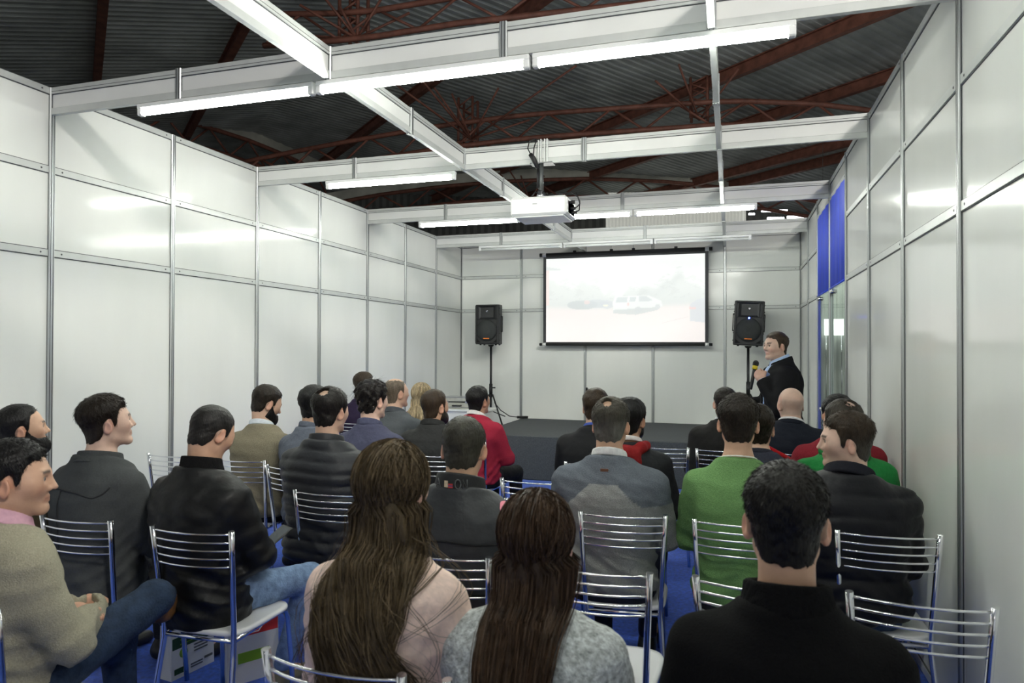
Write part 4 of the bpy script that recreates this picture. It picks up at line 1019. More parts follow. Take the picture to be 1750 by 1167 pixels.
def back_surface(info, x0, x1, z0, z1, dx=.02):
    xs = np.arange(x0, x1+dx, dx); zs = np.arange(z0, z1+dx, dx); ys = np.arange(-.36, .12, .006)
    V = np.broadcast_to(info['top_f'](Pt(xs[:, None, None], ys[None, :, None], zs[None, None, :])), (len(xs), len(ys), len(zs)))
    ins = V < 0; first = np.argmax(ins, 1); yb = np.where(ins.any(1), ys[first], .0)
    def q(x, z):
        i = np.clip((x-x0)/dx, 0, len(xs)-1.001); j = np.clip((z-z0)/dx, 0, len(zs)-1.001); a, b = i.astype(int), j.astype(int); u, v = i-a, j-b
        return (yb[a, b]*(1-u)*(1-v)+yb[a+1, b]*u*(1-v)+yb[a, b+1]*(1-u)*v+yb[a+1, b+1]*u*v)
    return q
def long_hair(info,  hcol, zend, spread, wave, n=1300, locks=46, thick=.014, tip_var=.12, xoff=0., seed=3, wid=.0016, thmax=112, shell_w=.085, parent=None):
    g = np.random.default_rng(seed); hc, M, hs, root = info['hc'], info['M'], info['hs'], info['root']
    er = np.array([.077, .096, .086]); ec = np.array([0, -.012, .032]); yb = back_surface(info, -.34, .34, .42, info['nb'][2]+.06)
    zn = info['nb'][2]-.02
    lt = np.radians(np.linspace(-thmax, thmax, locks)+g.normal(size=locks)*3)
    lz = zend+np.abs(g.normal(size=locks))*tip_var+.10*np.abs(np.sin(lt))*(tip_var > .05); lx = spread*np.sin(lt)*(.75+.5*g.random(locks)); la = wave*(.4+g.random(locks)*1.2); lp = g.random(locks)*6.3; lf = g.uniform(9, 17, locks)
    m1, m2 = 9, 20; paths = np.zeros((n, m1+m2, 3))
    for i in range(n):
        l = g.integers(locks); th = lt[l]+g.normal()*.05; o = thick*g.uniform(.35, 1.0)
        y0 = g.uniform(-.075, .07); a = np.array([g.normal()*.004+.004*np.sign(th), y0, .0]); a = (a-np.array([0, ec[1], 0])); a[2] = er[2]*math.sqrt(max(.02, 1-(a[1]/er[1])**2)); da = a/er
        ph = .55; db = np.array([math.sin(th)*math.cos(ph), -math.cos(th)*math.cos(ph), -math.sin(ph)]); da /= np.linalg.norm(da)
        om = math.acos(np.clip(da@db, -1, 1)); P = []
        for s in np.linspace(0, 1, m1):
            d = (math.sin((1-s)*om)*da+math.sin(s*om)*db)/max(1e-4, math.sin(om)); P.append(ec+d*(er+o+.010*s))
        P = hc+(np.array(P)*hs)@M.T; pe = P[-1]; ze = lz[l]+g.normal()*.02; ze = min(ze, pe[2]-.1)
        s = np.linspace(0, 1, m2+1)[1:]; z = pe[2]+(ze-pe[2])*s; jt = g.normal(size=2)*.012*(1-.6*s[:, None])
        amp = la[l]*(.25+.9*s)*sstep(0, .35, s); x = pe[0]+(lx[l]+xoff-pe[0])*sstep(0, .9, s)+amp*np.sin(lf[l]*(pe[2]-z)+lp[l])*.7+jt[:, 0]
        yt = yb(x, np.minimum(z, zn+.04))-.024-o*1.2-jt[:, 1]**2*8-.006*np.cos(lf[l]*(pe[2]-z)+lp[l])*(amp > .004)
        f = sstep(0, .55, s); y = pe[1]*(1-f)+yt*f; y = np.where(z < zn+.05, np.minimum(y, yt+.004), y)
        paths[i, :m1] = P; paths[i, m1:] = np.stack([x, y, z], 1)
    V_, Q_ = strips(paths, wid*g.uniform(.6, 1.5, n)); cc = np.asarray(hcol)*g.uniform(.55, 1.7, (n, 1)); cc = np.repeat(cc, (m1+m2)*2, 0)
    if parent: npmesh('loose_strands', V_, Q_, HAIR, cc, parent); return parent
    def shell(p):
        q = info['HLc'](p); d = ell(q, (0, -.014, .032), (.080, .099, .089)); d = smax(d, -ell(q, (0, .085, -.06), (.07, .085, .135)), .01); d = smax(d, (-.07-q.z)*.9, .01)
        y1 = float(yb(np.array([0.]), np.array([zn-.05]))[0]); z1 = zend+.16
        b = ell(p, (xoff*.4, (hc[1]-.055+y1)/2+.030, (hc[2]+zn)/2-.02), (shell_w*.80, .030, .12)); d = smin(d, b, .02)
        y2 = float(yb(np.array([xoff*.7]), np.array([(zn+z1)/2]))[0]); d = smin(d, rcone(Pt((p.x-xoff*.6)*.45, p.y, p.z), (0, y1+.008, zn-.02), (0, y2+.006, z1+.05), .022, .010), .02)
        return d+.003*np.sin(p.x*190+3*np.sin(p.z*17))
    P, Q = gridmesh(shell, np.array([-.17, -.36, zend-.02]), np.array([.17, .16, hc[2]+.16]), .007)
    o = npmesh('hair', P, Q, HAIR, np.asarray(hcol)*.8, root)
    npmesh('hair_strands', V_, Q_, HAIR, cc, o)
    return o
def seam(info, pts, name='seam', r=.0028, col=(.02, .02, .02), cloth='suit', parent=None):
    """a stitched line laid on the back of the garment; pts are (x,z)"""
    yb = back_surface(info, -.30, .30, .45, info['nb'][2]+.05, .012); pts = np.array(pts, float)
    L = np.r_[0, np.cumsum(np.linalg.norm(np.diff(pts, axis=0), axis=1))]; t = np.linspace(0, L[-1], 40); x = np.interp(t, L, pts[:, 0]); z = np.interp(t, L, pts[:, 1]); y = yb(x, z)
    ker = np.ones(5)/5; y = np.convolve(np.pad(y, 2, 'edge'), ker, 'valid')
    mb = MB(); mb.tube(np.stack([x, y-.005, z], 1), r*1.3, 6); o = mb.build(name, CL[cloth], parent or info['top'])
    at = o.data.color_attributes.new('col', 'FLOAT_COLOR', 'POINT'); at.data.foreach_set('color', np.tile(np.array([*col, 1], f32), len(o.data.vertices))); return o
def sr(r, g, b):
    return tuple((c/255/12.92 if c/255 <= .04045 else ((c/255+.055)/1.055)**2.4) for c in (r, g, b))
BLK = (.010, .0095, .0095); DBR = (.018, .013, .009); BRN = (.035, .023, .014)
def shirtcol(c, r=.066, h=.036, z=.022, **k): return dict(r=r, h=h, z=z, col=c, **k)

# ---- row A (nearest)
i1 = person('man in a grey-beige sweater with pink collar, arms folded and leg raised, left edge', 1.915, -8.66, 1.298, yaw=-.30, hyaw=-.56, hpitch=.0, w=1.06, skin='b', hcol=BLK, ht=(.004, .017), stubble=.35, arms='crossed', res=.0095, hres=.0045, nstr=6000, strand_len=.016,
   tops=[dict(name='sweater', col=sr(150, 146, 128), cloth='knit', g=.018, fold=.006)], collar=[shirtcol(sr(190, 150, 165), r=.070, h=.05, z=.03, flare=.4)], pants=(sr(38, 52, 72), 'denim'), shoe=sr(90, 60, 30), kneeR=(.02, .44, .68), ankR=(-.20, .60, .60), kneeL=(-.16, .40, .51), ankL=(-.16, .42, .095))
iA = person('long-haired brunette woman in a pale pink jacket seen from behind', 3.25, -8.67, 1.355, yaw=-.05, hyaw=-.12, w=.96, skin='d', hair='long', hcol=(.09, .06, .03), arms='lap', female=True, res=.009, hres=.006,
   tops=[dict(name='jacket', col=sr(246, 218, 204), cloth='cotton', g=.020, fold=.006)], collar=[shirtcol(sr(246, 218, 204), r=.07, h=.05, th=.008)], pants=(sr(40, 45, 60), 'denim'))
hA = long_hair(iA, (.10, .070, .038), .48, .062, .062, n=3400, locks=64, tip_var=.13, xoff=.035, seed=5, wid=.0014)
long_hair(iA, (.11, .076, .042), .50, .13, .16, n=150, locks=30, tip_var=.12, xoff=.02, seed=8, wid=.0012, parent=hA)
iB = person('dark-haired woman in a heather grey sweater with straight long hair', 3.635, -8.67, 1.252, yaw=0, hyaw=.02, w=1.0, tor=.95, skin='d', hair='long', hcol=(.03, .02, .014), arms='lap', female=True, res=.009, hres=.006,
   tops=[dict(name='sweater', col=sr(190, 195, 194), cloth='heather', g=.022, fold=.004)], pants=(sr(30, 34, 48), 'denim'))
long_hair(iB, (.060, .036, .022), .62, .058, .008, n=3400, locks=70, tip_var=.05, xoff=-.005, seed=9, wid=.0014, thmax=125, shell_w=.095)
iR = person('dark-haired man in a black turtleneck sweater in the lower right foreground', 4.20, -8.66, 1.342, yaw=0, hyaw=-.03, w=1.02, tor=.955, skin='e', hcol=(.012, .0105, .009), ht=(.0035, .017), stubble=.6, arms='lap', res=.009, hres=.0045, nstr=12000, strand_len=.011, curly=.004,
   tops=[dict(name='sweater', col=sr(16, 16, 17), cloth='knit', g=.026, fold=.004, neck=.01)], collar=[dict(r=.084, h=.070, th=.009, z=.030, tilt=.2, col=sr(17, 17, 18), cloth='knit', rib=.0016, name='turtleneck'), dict(r=.094, h=.008, th=.004, z=-.012, tilt=.2, col=sr(200, 200, 195), cloth='knit', name='white_piping')], pants=(sr(25, 27, 35), 'denim'))
# ---- row B
i2 = person('bearded man with cropped hair in an olive jacket at the far left', .82, -7.80, 1.325, yaw=-.2, hyaw=-.38, hpitch=.12, w=1.1, skin='e', hcol=BLK, ht=(.003, .008), beard=(.012, BLK), arms='crossed', hair='receded', res=.012, hres=.0055, tops=[dict(name='jacket', col=sr(82, 74, 52), cloth='cotton', g=.022)], collar=[shirtcol(sr(110, 98, 72), r=.072, h=.04)])
i3 = person('man in a dark grey wool coat looking up to the right', 1.35, -7.80, 1.375, yaw=-.08, hyaw=-.52, hpitch=.14, w=1.06, skin='d', hcol=DBR, ht=(.006, .020), arms='crossed', res=.010, hres=.005, nstr=6000, strand_len=.018,
   tops=[dict(name='coat', col=sr(66, 69, 70), cloth='suit', g=.026, fold=.005, hem=.42)], collar=[dict(r=.080, h=.055, th=.009, z=.012, tilt=.1, flare=.5, col=sr(66, 69, 70), cloth='suit')])
seam(i3, [(-.19, .99), (-.17, .975), (-.05, .985), (.06, .975), (.14, .955), (.17, .97), (.19, 1.0)], col=sr(52, 54, 56)); seam(i3, [(-.03, .98), (-.03, .80), (-.03, .6)], r=.0018, col=sr(48, 50, 52))
i4 = person('man with buzz cut in a black jacket and blue jeans looking down at a phone', 1.915, -7.80, 1.345, yaw=-.12, hyaw=-.10, hpitch=-.45, w=1.06, skin='b', hcol=(.012, .011, .010), ht=(.0025, .005), arms='front', res=.010, hres=.005, nstr=1500, strand_len=.005,
   tops=[dict(name='jacket', col=sr(17, 18, 19), cloth='nylon', g=.026, fold=.007, hem=.42)], collar=[dict(r=.073, h=.062, th=.008, z=.035, tilt=.2, col=sr(20, 20, 21), cloth='knit', rib=.001)], pants=(sr(115, 138, 170), 'denim'), shoe=sr(95, 90, 75), kneeR=(.20, .42, .51), ankR=(.12, .33, .095))
iV = person('man with thinning grey hair in a padded charcoal vest over a pink shirt', 3.10, -7.79, 1.335, yaw=.02, hyaw=.12, hpitch=-.12, w=1.08, skin='e', hcol=sr(58, 56, 48), ht=(.003, .008), stubble=.2, arms='front', elbows={1: (.31, .06, .72), -1: (-.29, .06, .72)}, res=.010, hres=.005, nstr=5000, strand_len=.011,
   tops=[dict(name='shirt', col=sr(238, 150, 165), cloth='cotton', g=.010, fold=.006), dict(name='vest', col=sr(52, 54, 57), cloth='nylon', g=.030, sleeves=False, cap=False, fold=.003)], collar=[dict(r=.084, h=.066, th=.009, z=.028, tilt=.25, col=sr(38, 39, 41), cloth='nylon', name='stand_collar')])
seam(iV, [(-.2, .905), (0, .915), (.2, .90)], col=sr(36, 37, 39)); seam(iV, [(-.19, .72), (0, .73), (.19, .72)], r=.003, col=sr(30, 31, 33))
# ---- row C
i7 = person('dark-haired man with a small bald spot in a black quilted jacket', 2.02, -7.0, 1.378, yaw=0, hyaw=-.16, hpitch=-.05, w=1.08, skin='a', hcol=(.014, .012, .0105), ht=(.007, .020), bald='crown', arms='front', res=.0095, hres=.0055, nstr=4000,
   tops=[dict(name='puffer_jacket', col=sr(38, 40, 44), cloth='nylon', g=.030, puff=.012, pitch=.058, fold=.003)], collar=[dict(r=.080, h=.06, th=.010, z=.02, tilt=.2, col=sr(44, 45, 48), cloth='nylon')])
def grey_yoke(P, info):
    z = P[:, 2]; k = info['k']; s = info['seat']; t = (z-s)/k; c = np.tile(np.array(sr(140, 142, 140)), (len(P), 1)); ax = np.abs(P[:, 0])
    sh = (t > .425)*1.0; c = lerp3(c, sr(104, 110, 118), sh); yo = ((t > .425) & (t < .52) & (ax < .165-1.1*(t-.425)))*1.0; return lerp3(c, sr(152, 154, 152), yo)
i14 = person('greying man with a bald spot in a two-tone grey sweater with white collar', 3.54, -7.0, 1.362, yaw=-.02, hyaw=-.08, hpitch=-.05, w=1.16, skin='e', hcol=sr(62, 58, 50), grey=sr(95, 93, 88), ht=(.007, .016), bald='crown', arms='front', res=.0095, hres=.0055, nstr=5000,
   tops=[dict(name='sweater', col=grey_yoke, cloth='knit', g=.020, fold=.006, res=.008)], collar=[shirtcol(sr(225, 225, 225), r=.072, h=.04, z=.026)], pants=(sr(28, 32, 48), 'denim'), shoe=sr(30, 34, 20))
i17 = person('young man with protruding ears in a light green sweater', 4.115, -7.0, 1.388, yaw=0, hyaw=0, w=1.02, skin='e', hcol=DBR, ht=(.006, .020), arms='front', res=.0095, hres=.0055, nstr=5000, strand_len=.016,
   tops=[dict(name='sweater', col=sr(112, 152, 96), cloth='knit', g=.016, fold=.006)], collar=[dict(r=.076, h=.010, th=.005, z=.020, tilt=.25, col=sr(240, 240, 232), name='undershirt_edge'), dict(r=.078, h=.012, th=.005, z=-.006, tilt=.25, col=sr(104, 142, 90), cloth='knit', name='neckband')])
i22 = person('brown-haired man in a navy quilted jacket turning to look left', 4.555, -7.0, 1.325, yaw=.15, hyaw=1.42, hpitch=-.02, hroll=-.03, w=1.14, skin='d', hcol=BRN, grey=sr(60, 56, 50), hair='short', ht=(.006, .017), stubble=.2, arms='lap', res=.0095, hres=.0045, nstr=5000, strand_len=.015,
   tops=[dict(name='quilted_jacket', col=sr(13, 14, 21), cloth='nylon', g=.034, puff=.010, pitch=.085, fold=.004)], collar=[dict(r=.086, h=.055, th=.012, z=.012, tilt=.2, col=sr(23, 24, 33), cloth='cotton')], pants=(sr(52, 70, 98), 'denim'))
# ---- row D
i5 = person('bearded man in an olive brown sweater with white collar reading', 1.06, -6.27, 1.338, yaw=-.05, hyaw=-.50, hpitch=-.35, w=1.06, skin='a', hcol=DBR, ht=(.004, .014), beard=(.011, BLK), arms='front', tops=[dict(name='sweater', col=sr(140, 132, 112), cloth='knit', g=.018, fold=.006)], collar=[shirtcol(sr(215, 222, 230), r=.070, h=.04)], pants=(sr(28, 28, 30), 'denim'))
i6 = person('dark-haired man in a slate blue shirt half hidden by the quilted jacket', 1.50, -6.35, 1.350, yaw=-.15, hyaw=-.15, w=1.0, skin='b', hcol=BLK, ht=(.006, .018), tops=[dict(name='shirt', col=sr(100, 106, 118), cloth='cotton', g=.018, fold=.006)], collar=[shirtcol(sr(100, 106, 118), r=.070, h=.04)])
i9 = person('curly-haired young man in a dusty navy collared shirt', 1.86, -6.24, 1.378, yaw=0, hyaw=-.33, hpitch=.0, w=1.02, skin='d', hcol=(.013, .011, .010), ht=(.008, .027), curly=.024, arms='lap', nstr=1600, strand_len=.020, tops=[dict(name='shirt', col=sr(72, 74, 96), cloth='cotton', g=.018, fold=.005)], collar=[shirtcol(sr(76, 79, 102), r=.073, h=.05, z=.02, th=.008)])
i15 = person('dark-haired man in a black jacket with a red hood', 3.53, -6.27, 1.315, yaw=0, hyaw=-.22, w=1.02, skin='b', hcol=BLK, ht=(.006, .018), beard=(.010, BLK), tops=[dict(name='jacket', col=sr(34, 35, 38), cloth='cotton', g=.020, fold=.005)], collar=[shirtcol(sr(220, 215, 215), r=.070, h=.03, z=.03)])
i18 = person('brown-haired person in a dark slate sweater behind the green sweater', 4.22, -6.27, 1.292, yaw=0, hyaw=-.05, w=1.06, skin='a', hcol=DBR, ht=(.007, .019), tops=[dict(name='sweater', col=sr(56, 58, 70), cloth='knit', g=.022, fold=.004)], collar=[dict(r=.078, h=.03, th=.008, z=.004, col=sr(48, 50, 60), cloth='knit')])
i21 = person('balding man with glasses in a bright green hoodie by the right wall', 4.645, -6.27, 1.332, yaw=.05, hyaw=.5, hpitch=-.1, w=1.04, skin='d', hcol=(.03, .024, .017), ht=(.006, .014), bald='crown', tops=[dict(name='hoodie', col=sr(28, 118, 56), cloth='cotton', g=.022, fold=.006)])
# ---- row E
i11 = person('bearded man with short brown hair in a black jacket', 2.05, -5.67, 1.30, yaw=0, hyaw=-.42, hpitch=.05, w=1.04, skin='b', hcol=BRN, ht=(.004, .012), beard=(.012, DBR), tops=[dict(name='jacket', col=sr(46, 47, 47), cloth='cotton', g=.022, fold=.006)], collar=[dict(r=.080, h=.05, th=.009, z=.014, col=sr(40, 41, 41))])
i13 = person('dark-haired man in a black suit with a blue collar near the stage', 3.22, -5.67, 1.33, yaw=0, hyaw=-.02, w=1.08, skin='a', hcol=BRN, ht=(.006, .016), arms='crossed', tops=[dict(name='suit_jacket', col=sr(36, 36, 38), cloth='suit', g=.022, fold=.004)], collar=[shirtcol(sr(70, 90, 170), r=.068, h=.035), dict(r=.080, h=.035, th=.007, z=.0, col=sr(34, 34, 36), cloth='suit', name='lapel_collar')])
i20 = person('black-haired person in a dark red top behind the green hoodie', 4.70, -5.67, 1.325, yaw=.1, hyaw=.2, w=1.1, skin='b', hcol=BLK, ht=(.006, .014), arms='lap', tops=[dict(name='sweater', col=sr(128, 38, 48), cloth='knit', g=.022, fold=.004)])
i10 = person('greying balding man in a charcoal jacket looking right', 1.53, -5.25, 1.362, yaw=0, hyaw=-.55, hpitch=.06, w=1.08, skin='a', hcol=sr(95, 84, 72), ht=(.002, .004), hair='receded', bald='top', nstr=500, strand_len=.006, tops=[dict(name='jacket', col=sr(80, 84, 88), cloth='suit', g=.022, fold=.004)], collar=[shirtcol(sr(210, 215, 220), r=.068, h=.035), dict(r=.082, h=.05, th=.009, z=.008, col=sr(72, 76, 82), cloth='suit', name='lapel_collar')])
# ---- rows F and G
i12 = person('black-haired man in a red sweater with white collar by the stage', 2.05, -4.76, 1.278, yaw=-.25, hyaw=-.15, hpitch=.12, w=1.10, skin='c', hcol=BLK, ht=(.006, .017), arms='crossed', tops=[dict(name='sweater', col=sr(160, 44, 64), cloth='knit', g=.018, fold=.006)], collar=[shirtcol(sr(225, 222, 222), r=.070, h=.04)], pants=(sr(28, 28, 30), 'denim'))
i16 = person('short-haired man in a black suit with white collar below the presenter', 4.04, -4.80, 1.315, yaw=0, hyaw=.22, w=1.08, skin='d', hcol=(.02, .016, .013), ht=(.003, .008), tops=[dict(name='suit_jacket', col=sr(38, 37, 37), cloth='suit', g=.022, fold=.005)], collar=[shirtcol(sr(220, 222, 228), r=.068, h=.035), dict(r=.080, h=.03, th=.007, z=.0, col=sr(36, 35, 35), cloth='suit', name='lapel_collar')])
ib = person('bald man in a dark navy suit seated below the presenter', 4.50, -4.80, 1.322, yaw=0, hyaw=.35, hpitch=-.03, w=1.18, skin='d', hcol=sr(120, 112, 104), hair='none', hsc=1.06, tops=[dict(name='suit_jacket', col=sr(30, 34, 44), cloth='suit', g=.024, fold=.004)], collar=[shirtcol(sr(225, 222, 225), r=.078, h=.03), dict(r=.088, h=.035, th=.008, z=.0, col=sr(28, 32, 42), cloth='suit', name='lapel_collar')])
i8 = person('brown-haired man in a purple top farthest to the left by the wall', .57, -4.05, 1.355, yaw=0, hyaw=-.5, hpitch=.05, w=1.02, skin='a', hcol=BRN, ht=(.006, .020), tops=[dict(name='shirt', col=sr(44, 34, 60), cloth='cotton', g=.018)], collar=[shirtcol(sr(40, 40, 48), r=.074, h=.04)])
il = person('blonde long-haired woman in a red and white top', 1.20, -4.05, 1.26, yaw=0, hyaw=-.2, w=.92, skin='d', hair='long', hcol=(.45, .36, .24), female=True, tops=[dict(name='shirt', col=lambda P, i: lerp3(np.tile(np.array(sr(215, 212, 208)), (len(P), 1)), sr(150, 40, 50), (np.abs(P[:, 0]) > .10)*1.0), cloth='cotton', g=.016)])
long_hair(il, (.40, .32, .20), .66, .09, .006, n=500, locks=40, tip_var=.05, seed=21, wid=.0024)
# ---- presenter, standing on the floor beside the stage
ip = person('presenter in a black blazer and light blue shirt speaking into a microphone', 4.47, -4.0, 1.748, yaw=1.75, hyaw=.42, hpitch=.02, w=1.10, skin='d', hcol=(.05, .034, .022), ht=(.004, .011), hair='short', stand=True, arms='down', res=.010, hres=.0045, nstr=1200, stubble=.12, curl=1.25,
   elbows={-1: (-.27, .06, 1.12), 1: (.27, .05, 1.13)}, wrists={-1: (-.10, .155, 1.335), 1: (.16, .22, 1.12)}, hands_z={-1: (-.75, .65, .1), 1: (.6, .2, .7)},
   tops=[dict(name='shirt', col=sr(178, 200, 235), cloth='cotton', g=.010, fold=.003, hem=.86, cuff=.012), dict(name='blazer', col=sr(24, 24, 27), cloth='suit', g=.026, fold=.004, hem=.74, openv=(.07, .95))],
   collar=[dict(r=.070, h=.05, th=.006, z=.03, tilt=.35, col=sr(182, 204, 238), gap=.014), dict(r=.088, h=.05, th=.008, z=.005, tilt=.30, col=sr(24, 24, 27), cloth='suit', gap=.05, name='lapel_collar')], pants=(sr(28, 30, 38), 'suit'), shoe=(.012, .011, .01))
MICY = mat('yellow_band', (.80, .62, .02), .45, var=.05); MICG = mat('mic_mesh', (.03, .03, .032), .5, .6, var=.4, vscale=400, bump=.6, bscale=700)
def micro(info):
    w = info['Wr'][-1]; e = info['El'][-1]; fd = (w-e)/np.linalg.norm(w-e); c = w+fd*.085+np.array([.035, .028, -.008]); up = np.array([.10, -.22, 1.]); up /= np.linalg.norm(up)
    r = info['root']; cy, sy = math.cos(r.rotation_euler.z), math.sin(r.rotation_euler.z)
    toW = lambda p: np.array([r.location.x+cy*p[0]-sy*p[1], r.location.y+sy*p[0]+cy*p[1], p[2]])
    o = toW(c); u = toW(c+up)-toW(c)
    mr = tag(empty('microphone', tuple(o)), 'black handheld microphone with a yellow band held by the presenter', 'microphone')
    mb = MB(); mb.tube([u*-.13, u*-.12, u*.02, u*.06], [.012, .0135, .016, .018], 14); mb.build('handle', BLACKM, mr)
    mb = MB(); mb.tube([u*.045, u*.075], .022, 14); mb.build('yellow_band', MICY, mr)
    mb = MB(); mb.tube([u*.073, u*.085, u*.105, u*.118, u*.124], [.021, .0255, .025, .016, .004], 16); mb.build('head', MICG, mr)
micro(ip)
# ---- hoods, glasses and small clothing details
def blob(info, name, fn, lo, hi, h, cloth, col, parent=None):
    P, Q = gridmesh(fn, np.array(lo), np.array(hi), h); return npmesh(name, P, Q, CL[cloth], col, parent or info['top'])
def hood(info, col, cloth='cotton', s=1.0):
    nb = info['nb']; yb = -.02
    def fn(p):
        a = np.abs(p.x); q = Pt(p.x, p.y, p.z); d = None
        pts = [(.085, .03, .018), (.098, -.02, .016), (.075, -.075, .002), (.0, -.105, -.022)]
        for i in range(3):
            A, B = pts[i], pts[i+1]; c = rcone(Pt(a, p.y-nb[1], p.z-nb[2]), (A[0]*s, A[1]*s, A[2]), (B[0]*s, B[1]*s, B[2]), .016*s+.006*i, .020*s+.008*i); d = c if d is None else smin(d, c, .03)
        e = ell(Pt(p.x, p.y-nb[1], p.z-nb[2]), (0, -.125*s, -.06), (.085*s, .035, .075)); d = smin(d, e, .04)
        return d+.004*wob(p, 34, 8)+.003*np.sin(p.z*70+8*np.sin(p.x*9))
    return blob(info, 'hood', fn, nb+np.array([-.17, -.22, -.17]), nb+np.array([.17, .13, .10]), .008, cloth, col)
hood(i15, sr(128, 24, 26)); hood(i21, sr(26, 112, 52))
red = blob(i18, 'hood_lining', lambda p: rcone(Pt(p.x-i18['nb'][0], p.y-i18['nb'][1], p.z-i18['nb'][2]), (.05, .03, .035), (.16, .02, -.012), .020, .012), i18['nb']+np.array([0, -.05, -.06]), i18['nb']+np.array([.22, .1, .1]), .007, 'cotton', sr(170, 22, 30))
def glasses(info, col=(.01, .01, .012)):
    mb = MB(); hs = info['hs']
    T = lambda p: info['hc']+info['M']@(np.array(p)*hs)
    for s in (-1, 1):
        mb.tube([T((s*(.031+.021*math.cos(a)), .104-.006*abs(math.cos(a)), .003+.016*math.sin(a))) for a in np.linspace(0, 2*PI, 17)], .0016, 6)
        mb.tube([T((s*.052, .098, .008)), T((s*.072, .06, .010)), T((s*.079, .0, .010)), T((s*.080, -.02, -.004))], .0018, 6)
    mb.tube([T((-.010, .104, .006)), T((.010, .104, .006))], .0016, 6); mb.build('glasses', BLACKP, info['root'])
glasses(i21)
def patch(info, x, z, w, h, mats, name, off=.004):
    """small sewn label on the back of a garment"""
    yb = back_surface(info, -.12, .12, z-.05, z+.06, .01); y = float(yb(np.array([x]), np.array([z]))[0]); mb = MB(); mb.box((x, y-off, z), (w, .004, h), 0, bev=.001); return mb.build(name, mats, info['top'])
patch(i14, .0, i14['nb'][2]-.025, .036, .014, mat('leather_tag', (.16, .07, .04), .6, var=.1), 'leather_tag')
def vest_badge():
    nb = iV['nb']; G = mat('embroidery_grey', (.10, .105, .11), .8, var=.1); c = np.array([nb[0], nb[1]-.098, nb[2]+.035]); 
    R = .106
    def at(a, z): return np.array([nb[0]+R*math.sin(a), nb[1]-R*math.cos(a)*1.03, nb[2]+z+.022])
    def curve(pts, m, n): mb = MB(); mb.tube([at(*p) for p in pts], .0022, 6); mb.build(n, m, iV['top'])
    curve([(-.62, .008), (-.50, .040), (-.40, .008)], G, 'letter_a'); curve([(-.56, .020), (-.45, .020)], G, 'letter_a_bar')
    curve([(.28+.10*math.cos(t), .024+.017*math.sin(t)) for t in np.linspace(0, 2*PI, 17)], G, 'letter_o')
    curve([(.46, .008), (.46, .040), (.60, .008), (.60, .040)], G, 'letter_n')
    mb = MB()
    p, q, r_, s_ = at(-.22, .012), at(-.08, .012), at(-.08, .036), at(-.22, .036); mb.add([p, q, r_, s_], [(0, 1, 2, 3)]); mb.build('crest_patch', mat('crest_cream', (.62, .52, .35), .8, var=.3, vscale=200), iV['top'])
    p, q, r_, s_ = at(-.07, .010), at(.10, .010), at(.10, .026), at(-.07, .026); mb = MB(); mb.add([p, q, r_, s_], [(0, 1, 2, 3)]); mb.build('flag_patch', mat('flag_red', (.5, .05, .05), .8), iV['top'])
    p, q, r_, s_ = at(-.07, .016), at(.10, .016), at(.10, .0195), at(-.07, .0195); mb = MB(); d = np.array([0, -.001, 0]); mb.add([p+d, q+d, r_+d, s_+d], [(0, 1, 2, 3)]); mb.build('flag_stripe', mat('flag_blue', (.05, .07, .25), .8), iV['top'])
vest_badge()
# ---- phone held by the man in the black jacket
def to_world(info, p):
    r = info['root']; c, s = math.cos(r.rotation_euler.z), math.sin(r.rotation_euler.z); return (r.location.x+c*p[0]-s*p[1], r.location.y+s*p[0]+c*p[1], r.location.z+p[2])
ph = tag(empty('phone', to_world(i4, (.05, .36, .70)), -.3), 'black smartphone held by the man looking down', 'phone'); ph.rotation_euler = (.5, .1, -.3)
mb = MB(); mb.box((0, 0, 0), (.072, .145, .009), 0, bev=.003); mb.build('case', BLACKP, ph)
mb = MB(); mb.box((0, 0, .005), (.064, .125, .0012), 0); mb.build('display', mat('phone_glass', (.05, .06, .07), .08, var=.1), ph)
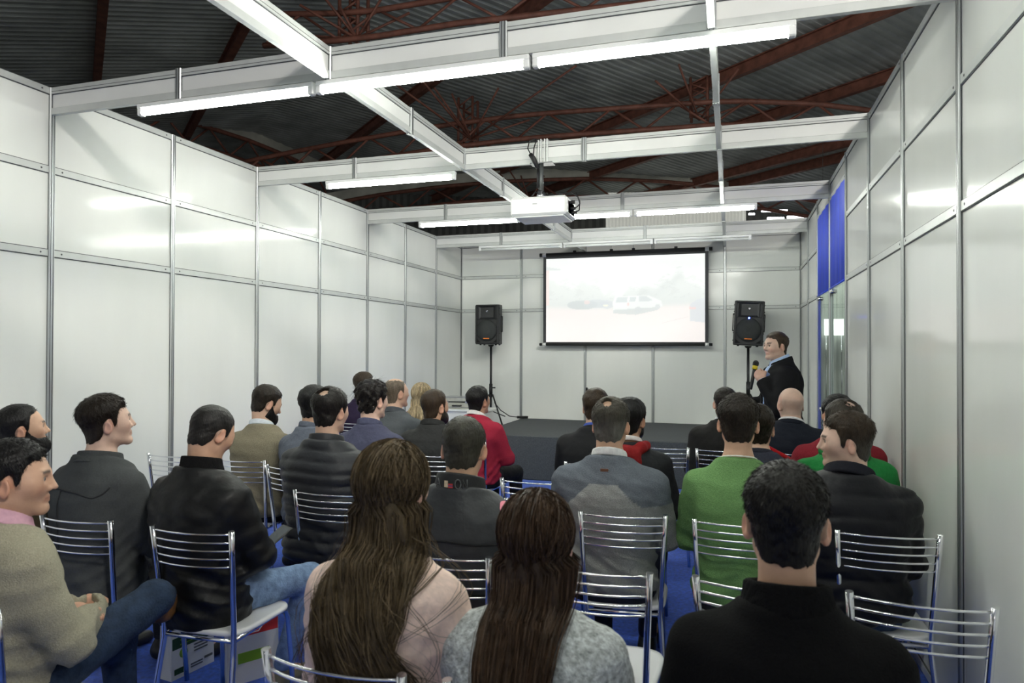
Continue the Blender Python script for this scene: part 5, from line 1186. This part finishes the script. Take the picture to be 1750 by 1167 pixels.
# ---- paper bags
def text(s, size, m, parent, loc, rot, name, ext=.0006):
    c = bpy.data.curves.new(name, 'FONT'); c.body = s; c.size = size; c.extrude = ext; c.materials.append(m); o = bpy.data.objects.new('lettering_curve', c); COL.objects.link(o); me = bpy.data.meshes.new_from_object(o.evaluated_get(bpy.context.evaluated_depsgraph_get())); bpy.data.objects.remove(o); o = bpy.data.objects.new(name, me); o.location = loc; o.rotation_euler = rot; link(o, parent); return o
PAPER = mat('white_paper', (.72, .73, .72), .6, var=.04, bump=.05, bscale=12); DG = mat('dark_green_print', (.012, .055, .022), .6); LG = mat('lime_print', (.22, .42, .03), .6); RD = mat('red_print', (.55, .03, .03), .6); GK = mat('grey_ink', (.12, .13, .13), .6); WK = mat('white_ink', (.8, .8, .8), .6)
def bag(loc, rz, label, kind):
    b = tag(empty('paper_bag', loc, rz), label, 'bag', 'paper bags'); w, d, h = .25, .09, .335
    mb = MB()   # printed face = local -y
    v = [(-w/2, -d/2, 0), (w/2, -d/2, 0), (w/2, d/2, 0), (-w/2, d/2, 0), (-w/2+.004, -d/2+.008, h), (w/2-.004, -d/2+.008, h), (w/2-.004, d/2-.008, h), (-w/2+.004, d/2-.008, h), (-w/2+.012, 0, h*.5), (w/2-.012, 0, h*.5)]
    mb.add(v, [(0, 1, 5, 4), (2, 3, 7, 6), (1, 2, 9), (2, 6, 9), (6, 5, 9), (5, 1, 9), (3, 0, 8), (0, 4, 8), (4, 7, 8), (7, 3, 8), (3, 2, 1, 0)]); mb.build('body', PAPER, b)
    sl = math.atan2(.008, h); f = lambda z: -d/2+.008*z/h-.0006
    for s in (-1, 1):
        mb = MB(); y = s*(d/2-.008); mb.tube([(-.05, y, h-.02), (-.045, y+s*.012, h-.07), (-.02, y+s*.014, h-.10), (.02, y+s*.014, h-.10), (.045, y+s*.012, h-.07), (.05, y, h-.02)] if s < 0 else [(-.05, y, h-.02), (-.03, y, h+.05), (.03, y, h+.05), (.05, y, h-.02)], .003, 6); mb.build('cord_handle', WHITEP, b)
    def bar(x, z, ww, hh, m, n): mb = MB(); mb.box((x, f(z), z), (ww, .0008, hh), 0, Matrix.Rotation(-sl, 3, 'X')); mb.build(n, m, b)
    if kind == 1:
        text('CROMADAS', .036, GK, b, (-.115, f(.295)-.001, .29), (PI/2, 0, 0), 'lettering')
        bar(0, .245, .19, .026, LG, 'lime_band'); bar(0, .17, .235, .055, DG, 'green_band')
        for i, z in enumerate((.182, .158)): bar(.01, z, .17, .007, LG, 'band_print')
        mb = MB(); mb.lathe([(.024, 0), (.024, .0012)], (-.055, f(.115), .115), 20, 0, Matrix.Rotation(PI/2, 3, 'X')); mb.build('leaf_emblem', LG, b)
        for z in (.13, .115, .10): bar(.045, z, .08, .007, GK, 'small_print')
        bar(-.075, .035, .065, .028, DG, 'green_label'); bar(.02, .04, .07, .007, GK, 'small_print'); bar(.02, .027, .07, .007, GK, 'small_print'); bar(.09, .045, .05, .012, GK, 'small_print')
    else:
        bar(.01, .27, .22, .10, RD, 'red_panel')
        text('CILINDROS', .032, WK, b, (-.09, f(.285)-.002, .285), (PI/2, 0, 0), 'lettering'); text('&', .032, WK, b, (-.03, f(.25)-.002, .25), (PI/2, 0, 0), 'lettering')
        bar(.0, .12, .15, .05, LG, 'lime_band')
bag((1.50, -7.46, .0), PI/2-.15, 'white paper bag printed with green bands under the chair row at left', 1)
bag((1.85, -7.43, .0), PI/2-.55, 'white paper bag with a red printed panel beside the blue jeans', 2)
# ---- mixer on a small table behind the audience at right
mt = tag(empty('mixer_table', (4.32, -3.05, 0)), 'small dark side table standing in front of the stage at right', 'table')
mb = MB(); mb.box((0, 0, .88), (.50, .36, .03), 0, bev=.004); mb.build('top', BLACKP, mt)
for sx in (-1, 1):
    for sy in (-1, 1): mb = MB(); mb.tube([(sx*.22, sy*.15, 0), (sx*.20, sy*.13, .87)], .014, 8); mb.build('leg', BLACKM, mt)
mx_ = tag(empty('audio_mixer', (4.26, -3.05, .895), .1), 'low dark audio mixer with green trim on the side table', 'mixer')
mb = MB(); mb.prism([(-.14, 0), (.14, 0), (.14, .10), (-.14, .05)], 0, -.18, .18); fix_normals(mb.build('body', BLACKP, mx_))
mb = MB(); mb.box((-.15, .0, .085), (.02, .2, .012), 0, bev=.003); mb.build('side_trim', mat('green_trim', (.01, .16, .10), .5), mx_)
for i in range(6):
    for j in range(3): mb = MB(); mb.lathe([(.008, 0), (.006, .014)], (-.12+i*.048, -.08+j*.08, .06+.05*(.06+j*.08)/.28), 8); mb.build('knob', STEELB, mx_)
